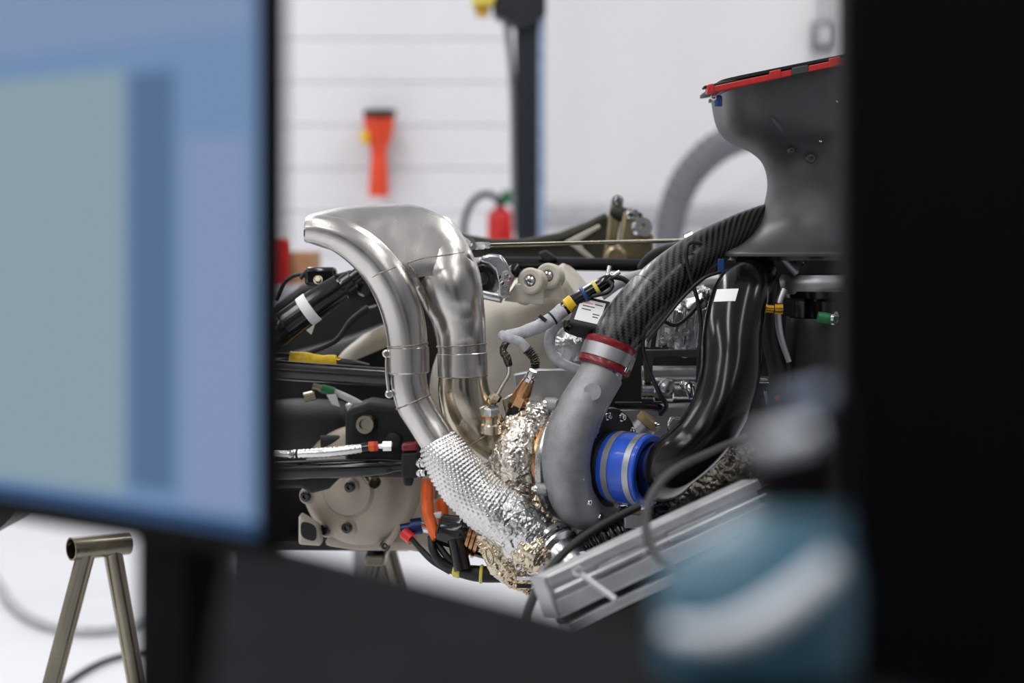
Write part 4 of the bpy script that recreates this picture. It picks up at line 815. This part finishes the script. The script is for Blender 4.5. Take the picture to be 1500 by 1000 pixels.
# wrapped lower pipes and clutter in the dark lower right
wr = thing('wrapped_pipe', 'dark braided heat-wrapped pipe beneath the gloss black duct', 'pipe', P(1010, 760, 2.95))
link('wrap', tube([(930, 790, 2.96, 34), (975, 762, 2.96, 36), (1030, 722, 2.95, 38), (1080, 690, 2.95, 36), (1130, 670, 2.95, 34)], n=110, seg=34, disp=crumple(0.0028, 0.010, 0.005)), MT['foil_dark'], wr, smooth=55)
rh = thing('ribbed_hose', 'glossy ribbed black hose above the aluminium bar', 'hose', P(880, 800, 2.88))
link('hose', sweep(Path([(815, 836, 2.86, 26), (850, 812, 2.87, 26), (890, 790, 2.88, 24), (930, 775, 2.9, 20)]), n=32, seg=40, disp=lambda V, u, s: 0.0022*np.sin(s*640)), MT['black'], rh)
mb = thing('metal_block', 'small light metal block with hole above the aluminium bar', 'block', P(928, 775, 2.86))
link('block', box(P(927, 762, 2.87), (0.026, 0.02, 0.020)), MT['alu_plate'], mb, bevel=0.002)
link('block_knob', lathe(P(934, 750, 2.87), (0.4, -0.6, 1), [(-0.006, 0.006), (0.004, 0.006), (0.006, 0.004)], 16), MT['tan'], mb)
tag(link('bracket', [box(P(842, 826, 2.83), (0.012, 0.06, 0.004), ax=((1, 0, -0.3), (0, 1, 0), (0.3, 0, 1))), rod(P(846, 812, 2.83), P(872, 828, 2.82), 0.003)], MT['alu_plate'], bevel=0.001), 'little flat steel bracket between ribbed hose and aluminium bar', 'bracket')

# ------------------------------------------------------------------ trestles
def trestle(label, top, d, back, splay, rt, half_l):
    """nickel A-frame; top = px of the open end of the top tube"""
    p0 = P(*top, d); t = thing('trestle', label, 'trestle', (p0[0], p0[1], 0), 'tubular trestles under the engine')
    dr = nrm(back); p1 = p0 + dr*half_l
    link('top_tube', sweep(Path([(*p0, rt), (*p1, rt)], True), n=28, seg=2, open_start=True, open_end=True), MT['nickel'], t)
    for q in (0, 1):
        base = p0+dr*(0.026 if q == 0 else 0.072)
        for s in ((1,) if True else ()):
            foot = base + np.array([splay[q][0], splay[q][1], 0]); foot[2] = 0
            link('leg', rod(base-np.array([0, 0, rt*0.5]), foot+np.array([0, 0, 0.0]), rt*0.82, 20), MT['nickel'], t)
    link('foot_bar', rod(np.array([p0[0]+splay[0][0], p0[1]+splay[0][1], 0.015]), np.array([p0[0]+splay[1][0]+dr[0]*0.072, p0[1]+splay[1][1]+dr[1]*0.072, 0.015]), 0.014), MT['nickel'], t)
    return t
trestle('nickel-coloured tubular trestle with open tube end below the lit screen', (104, 804), 3.15, (0.78, 0.62, 0), ((-0.167, -0.02), (0.115, 0.02)), 0.0185, 0.10)
t2 = thing('trestle', 'blurred steel trestle leg standing on white floor under gearbox', 'trestle', P(559, 0, 3.62)*np.array([1, 1, 0]), 'tubular trestles under the engine')
tp_ = P(559, 808, 3.62)
for sx_ in (-0.16, 0.16):
    link('leg', rod(tp_+np.array([np.sign(sx_)*0.012, 0, 0]), np.array([tp_[0]+sx_, tp_[1]+0.02, 0.0]), 0.016), MT['nickel'], t2)
link('web_plate', prism([(548, 806), (572, 806), (596, 890), (528, 890)], 3.62, 0.01), MT['nickel'], t2)
link('saddle', box(tp_+np.array([0, 0.0, 0.012]), (0.035, 0.36, 0.02)), MT['nickel'], t2, bevel=0.004)

def on_floor(x, y, z=0.016):
    d = (H-z)*F/(y-HOR); return ((x-750)/F*d, d, z)
tag(link('floor_hose', sweep(Path([(*on_floor(x, y), 0.015) for x, y in ((-40, 800), (-5, 850), (18, 885), (60, 912), (125, 924), (200, 915), (260, 890))], True), n=12, seg=8), MT['lgrey']), 'pale grey hose curving across white floor behind the open-ended trestle', 'hose')
tag(link('floor_cable', sweep(Path([(*on_floor(x, y, 0.009), 0.008) for x, y in ((60, 1030), (120, 985), (165, 964), (215, 956), (300, 960))], True), n=10, seg=8), MT['rubber']), 'dark cable on the white floor between the two trestle legs', 'cable')
# tyre edge at the far left
ty = thing('tyre', 'edge of black tyre below the corner of the lit screen', 'tyre', P(-20, 790, 3.4))
tc_ = P(-75, 640, 3.35)
link('tyre', lathe(tc_-np.array([0.0, 0.15, 0]), (0, 1, 0), [(0, 0.09), (0, 0.15), (0.02, 0.18), (0.27, 0.18), (0.30, 0.15), (0.30, 0.09)], 64, True), MT['rubber'], ty)
link('rim', lathe(tc_-np.array([0, 0.12, 0]), (0, 1, 0), [(0, 0.02), (0, 0.095), (0.2, 0.095), (0.2, 0.02)], 40, True), MT['black_m'], ty)

# ------------------------------------------------------------------ aluminium bar in front of the engine
be = thing('aluminium_bar', 'slotted aluminium profile bar slanting up in front of the engine', 'bar', P(800, 905, 2.35))
B0 = P(812, 872, 2.30); B1 = P(1120, 728, 2.42); bx_ = nrm(B1-B0); bn = nrm(np.cross(bx_, (0, 1, 0))); bn = bn if bn[2] > 0 else -bn; bd = np.cross(bn, bx_); L = np.linalg.norm(B1-B0)
def along(o1, o2, hgt, dep, l0=0.0, l1=1.0, off=0.0):
    a = B0+bx_*L*l0; b = B0+bx_*L*l1; c = (a+b)/2 + bn*o1 + bd*o2
    return box(c, (np.linalg.norm(b-a), hgt, dep), ax=(bx_, bn, bd))
link('profile', [along(0.018, 0.02, 0.012, 0.040), along(-0.016, 0.02, 0.020, 0.040), along(0.003, 0.028, 0.02, 0.024), along(0.0045, -0.003, 0.003, 0.006)], MT['extr'], be, bevel=0.0015)
link('slot_nut', [along(0.004, 0.012, 0.012, 0.012, 0.22, 0.42), along(0.004, 0.012, 0.012, 0.012, 0.55, 0.78)], MT['chrome'], be, bevel=0.001)
link('lower_rail', along(-0.042, 0.02, 0.012, 0.03, 0.02, 1.02), MT['extr'], be, bevel=0.0015)
link('gap_strip', along(-0.031, 0.026, 0.010, 0.02, 0.02, 1.0), MT['black_m'], be)
link('end_tip', along(0.0, 0.02, 0.05, 0.041, -0.02, 0.0), MT['alu_plate'], be, bevel=0.002)
link('lock_pin', rod(P(848, 838, 2.27), P(902, 878, 2.24), 0.0032), MT['alu_plate'], be)
link('pin_head', lathe(P(846, 836, 2.27), (0, -1, 0.2), [(-0.01, 0.006), (0.004, 0.006), (0.006, 0.004)], 16), MT['chrome'], be)
for l0_ in (0.66, 0.86): link('saddle_block', along(-0.056, 0.05, 0.05, 0.05, l0_, l0_+0.06), MT['black_m'], be, bevel=0.003)
ec = thing('equipment_case', 'dark equipment case with slanted lid carrying the aluminium bar', 'case', (P(1020, 0, 2.6)[0], 2.6, 0))
yb = HOR+H*F/2.475-1
link('case', prism([(840, 918), (965, 862), (1130, 788), (1330, 700), (1330, yb), (850, yb)], 2.475, 0.32), MT['rubber'], ec, bevel=0.008)
link('lid_edge', prism([(836, 912), (963, 855), (1128, 781), (1334, 690), (1334, 702), (1130, 792), (965, 866), (838, 922)], 2.47, 0.33), MT['black_m'], ec, bevel=0.003)
for x in (1200,): link('latch', prism([(x, 900), (x+26, 900), (x+26, 935), (x, 935)], 2.465, 0.02), MT['nickel'], ec, bevel=0.003)
cable('cable', 'thin black cable looping in front of the aluminium bar', [(1090, 640, 2.4, 5), (1040, 662, 2.3, 5.5), (985, 690, 2.2, 6), (954, 728, 2.14, 6.5), (946, 770, 2.1, 7), (958, 808, 2.06, 7), (985, 832, 2.02, 7), (1020, 850, 1.98, 7)], MT['rubber'])
cable('cable', 'black cable hanging down past lower end of aluminium bar', [(935, 742, 2.6, 6), (880, 770, 2.55, 6), (830, 806, 2.5, 6.5), (795, 848, 2.45, 7), (775, 890, 2.4, 7), (766, 930, 2.35, 7)], MT['rubber'])

# ------------------------------------------------------------------ foreground desk
dk = thing('desk', 'dark laminate desk below the monitors', 'desk', (0, 0.95, 0))
ZD = 0.75
link('desktop', box((0.1, 0.95, ZD-0.015), (2.0, 1.2, 0.03)), MT['desk'], dk, bevel=0.003)
for qx in (-0.85, 1.05):
    for qy in (0.4, 1.5): link('leg', box((qx, qy, (ZD-0.03)/2), (0.05, 0.05, ZD-0.03)), MT['grey'], dk)
# lit monitor
mo = thing('monitor', 'lit monitor with blue screen and thin black bezel', 'monitor', (-0.25, 1.25, ZD))
zb = H-(824-HOR)/F*1.10; r0 = np.array([(404-750)/F*1.10, 1.10, 0]); l0 = np.array([(0-750)/F*1.286, 1.286, 0])
ex_ = nrm(l0-r0)                                    # from the right edge leftwards
mn = nrm((ex_[1], -ex_[0], 0)); mn = mn if np.dot(mn, -r0) > 0 else -mn  # towards the viewer
Wm, Hm = 0.56, 0.36
def mpt(s, z, n=0.0): return r0+ex_*s+mn*n+np.array([0, 0, zb+z])
def mbox(s0, s1, z0, z1, n0, n1): 
    c = (mpt(s0, z0, n0)+mpt(s1, z1, n1))/2; return box(c, (abs(s1-s0), abs(n1-n0), abs(z1-z0)), ax=(ex_, mn, (0, 0, 1)))
link('housing', [mbox(0, Wm, 0, Hm, -0.009, 0.0), mbox(0.06, Wm-0.06, 0.04, Hm-0.04, -0.024, -0.005)], MT['mon'], mo, bevel=0.003)
link('bezel', [mbox(0, 0.0125, 0, Hm, 0, 0.003), mbox(Wm-0.007, Wm, 0, Hm, 0, 0.003), mbox(0, Wm, 0, 0.0135, 0, 0.003), mbox(0, Wm, Hm-0.007, Hm, 0, 0.003)], MT['mon'], mo, bevel=0.001)
scr = link('screen', mbox(0.0125, Wm-0.007, 0.0135, Hm-0.007, 0.0005, 0.0012), screen_mat('screen_blue', (106, 135, 172)), mo)
def s_of(px):     # position along the screen of an image column
    k_ = (px-750)/F; return (k_*r0[1]-r0[0])/(ex_[0]-k_*ex_[1])
def z_of(py, px):
    q = mpt(s_of(px), 0); return H-(py-HOR)/F*q[1]-zb
wp = [('top_bar', (119, 139, 173), s_of(370), 0.55, z_of(62, 200), Hm-0.008), ('grey_page', (131, 152, 162), s_of(184), 0.55, z_of(715, 120), z_of(108, 120)),
      ('middle_column', (78, 105, 140), s_of(258), s_of(192), z_of(716, 220), z_of(105, 220)), ('lilac_column', (123, 140, 176), s_of(364), s_of(272), z_of(745, 320), z_of(200, 320)),
      ('task_bar', (34, 68, 110), 0.013, 0.55, 0.014, z_of(744, 240))]
for nme, rgb, s0, s1, z0, z1 in wp:
    link(nme, mbox(s0, s1, z0, z1, 0.0012, 0.0016), screen_mat('screen_'+nme, rgb), scr)
nk = r0+ex_*0.15-mn*0.05
link('neck', box(nk+np.array([0, 0, (ZD+zb+0.12)/2]), (0.055, 0.03, zb+0.12-ZD), ax=(ex_, mn, (0, 0, 1))), MT['mon'], mo, bevel=0.004)
link('hinge_block', box(nk+mn*0.02+np.array([0, 0, zb+0.1]), (0.1, 0.04, 0.09), ax=(ex_, mn, (0, 0, 1))), MT['mon'], mo, bevel=0.004)
link('foot', box(nk+np.array([0, 0, ZD+0.006]), (0.12, 0.12, 0.012), ax=(ex_, mn, (0, 0, 1))), MT['mon'], mo, bevel=0.004)
# dark monitor at the right
mr = thing('monitor', 'large black monitor, dark and unlit, filling one side of the view', 'monitor', (0.5, 1.3, ZD))
q0 = np.array([(1237-750)/F*1.25, 1.25, 0]); ex2 = nrm((1, 0.05, 0)); mn2 = nrm((0.05, -1, 0))
def rbox(s0, s1, z0, z1, n0, n1):
    c = q0+ex2*(s0+s1)/2+mn2*(n0+n1)/2+np.array([0, 0, (z0+z1)/2]); return box(c, (s1-s0, n1-n0, z1-z0), ax=(ex2, mn2, (0, 0, 1)))
link('housing', rbox(0, 0.56, 0.83, 1.40, -0.03, 0), MT['mon'], mr, bevel=0.004)
link('bezel', [rbox(0, 0.012, 0.83, 1.40, 0, 0.004), rbox(0.548, 0.56, 0.83, 1.40, 0, 0.004), rbox(0, 0.56, 0.83, 0.85, 0, 0.004), rbox(0, 0.56, 1.388, 1.40, 0, 0.004)], MT['mon'], mr, bevel=0.001)
link('screen', rbox(0.012, 0.548, 0.85, 1.388, 0.0005, 0.0015), mat('dark_screen', (5, 5, 7), 0, 0.6, 0.02, 20, **{'Specular IOR Level': 0.1}), mr)
link('neck', rbox(0.25, 0.31, ZD, 0.95, -0.06, -0.03), MT['mon'], mr, bevel=0.003)
link('foot', rbox(0.16, 0.40, ZD, ZD+0.012, -0.14, 0.06), MT['mon'], mr, bevel=0.003)
# angled riser
rs = thing('desk_riser', 'charcoal corner riser with slanting far edge on the desk', 'riser', (0, 0.85, ZD))
zr = 0.976
quad = np.array([(-0.170, 1.19), (0.20, 0.70), (0.17, 0.42), (-0.092, 0.55)])
def slab(q, z0, z1):
    V = np.array([(x, y, z0) for x, y in q]+[(x, y, z1) for x, y in q]); n = len(q)
    return V, [tuple(range(n)), tuple(range(2*n-1, n-1, -1))]+[(i, (i+1) % n, n+(i+1) % n, n+i) for i in range(n)], V[:, :2]
link('top', slab(quad, zr-0.02, zr), MT['stand'], rs, bevel=0.004)
cq = quad.mean(0)
link('pedestal', slab(cq+(quad-cq)*0.72, ZD, zr-0.02), MT['stand'], rs, bevel=0.004)

# teal bottle on the riser
bt = thing('spray_bottle', 'teal plastic bottle with black head and modelled white highlights on the riser', 'bottle', P(1095, 985, 0.76))
db = 0.76
def bsec(x, y, r, e=2.4, d=db, k=0.8): return (P(x, y, d), np.array([M_(r, d), 0, 0]), np.array([0, M_(r*k, d), 0]), e)
zoff = zr - P(0, 985, db)[2]
link('body', loft([bsec(1105, 984, 130), bsec(1105, 972, 142), bsec(1105, 900, 146), bsec(1108, 850, 143), bsec(1124, 800, 118), bsec(1152, 765, 86), bsec(1168, 740, 68)], n=48), MT['teal'], bt)
link('head', loft([bsec(1166, 745, 66, 3), bsec(1168, 700, 70, 3), bsec(1170, 620, 68, 3), bsec(1172, 570, 56, 3)], n=40), MT['mon'], bt)
link('white_glint', tube([(1108, 652, 0.72, 18), (1150, 645, 0.72, 18), (1192, 634, 0.72, 18)], n=20), MT['pale'], bt)  # white tube modelled in place of a glint on the head
link('grey_glint', tube([(1148, 592, 0.74, 12), (1180, 584, 0.74, 12), (1212, 574, 0.74, 12)], n=20), MT['palegrey'], bt)  # blue-grey tube modelled in place of the upper glint
link('highlight_streak', tube([(985, 925, 0.73, 14), (1040, 932, 0.715, 19), (1100, 918, 0.71, 24), (1160, 880, 0.715, 24), (1216, 828, 0.73, 19)], n=24), MT['pale'], bt)  # white tube shaped as the highlight streak across the body
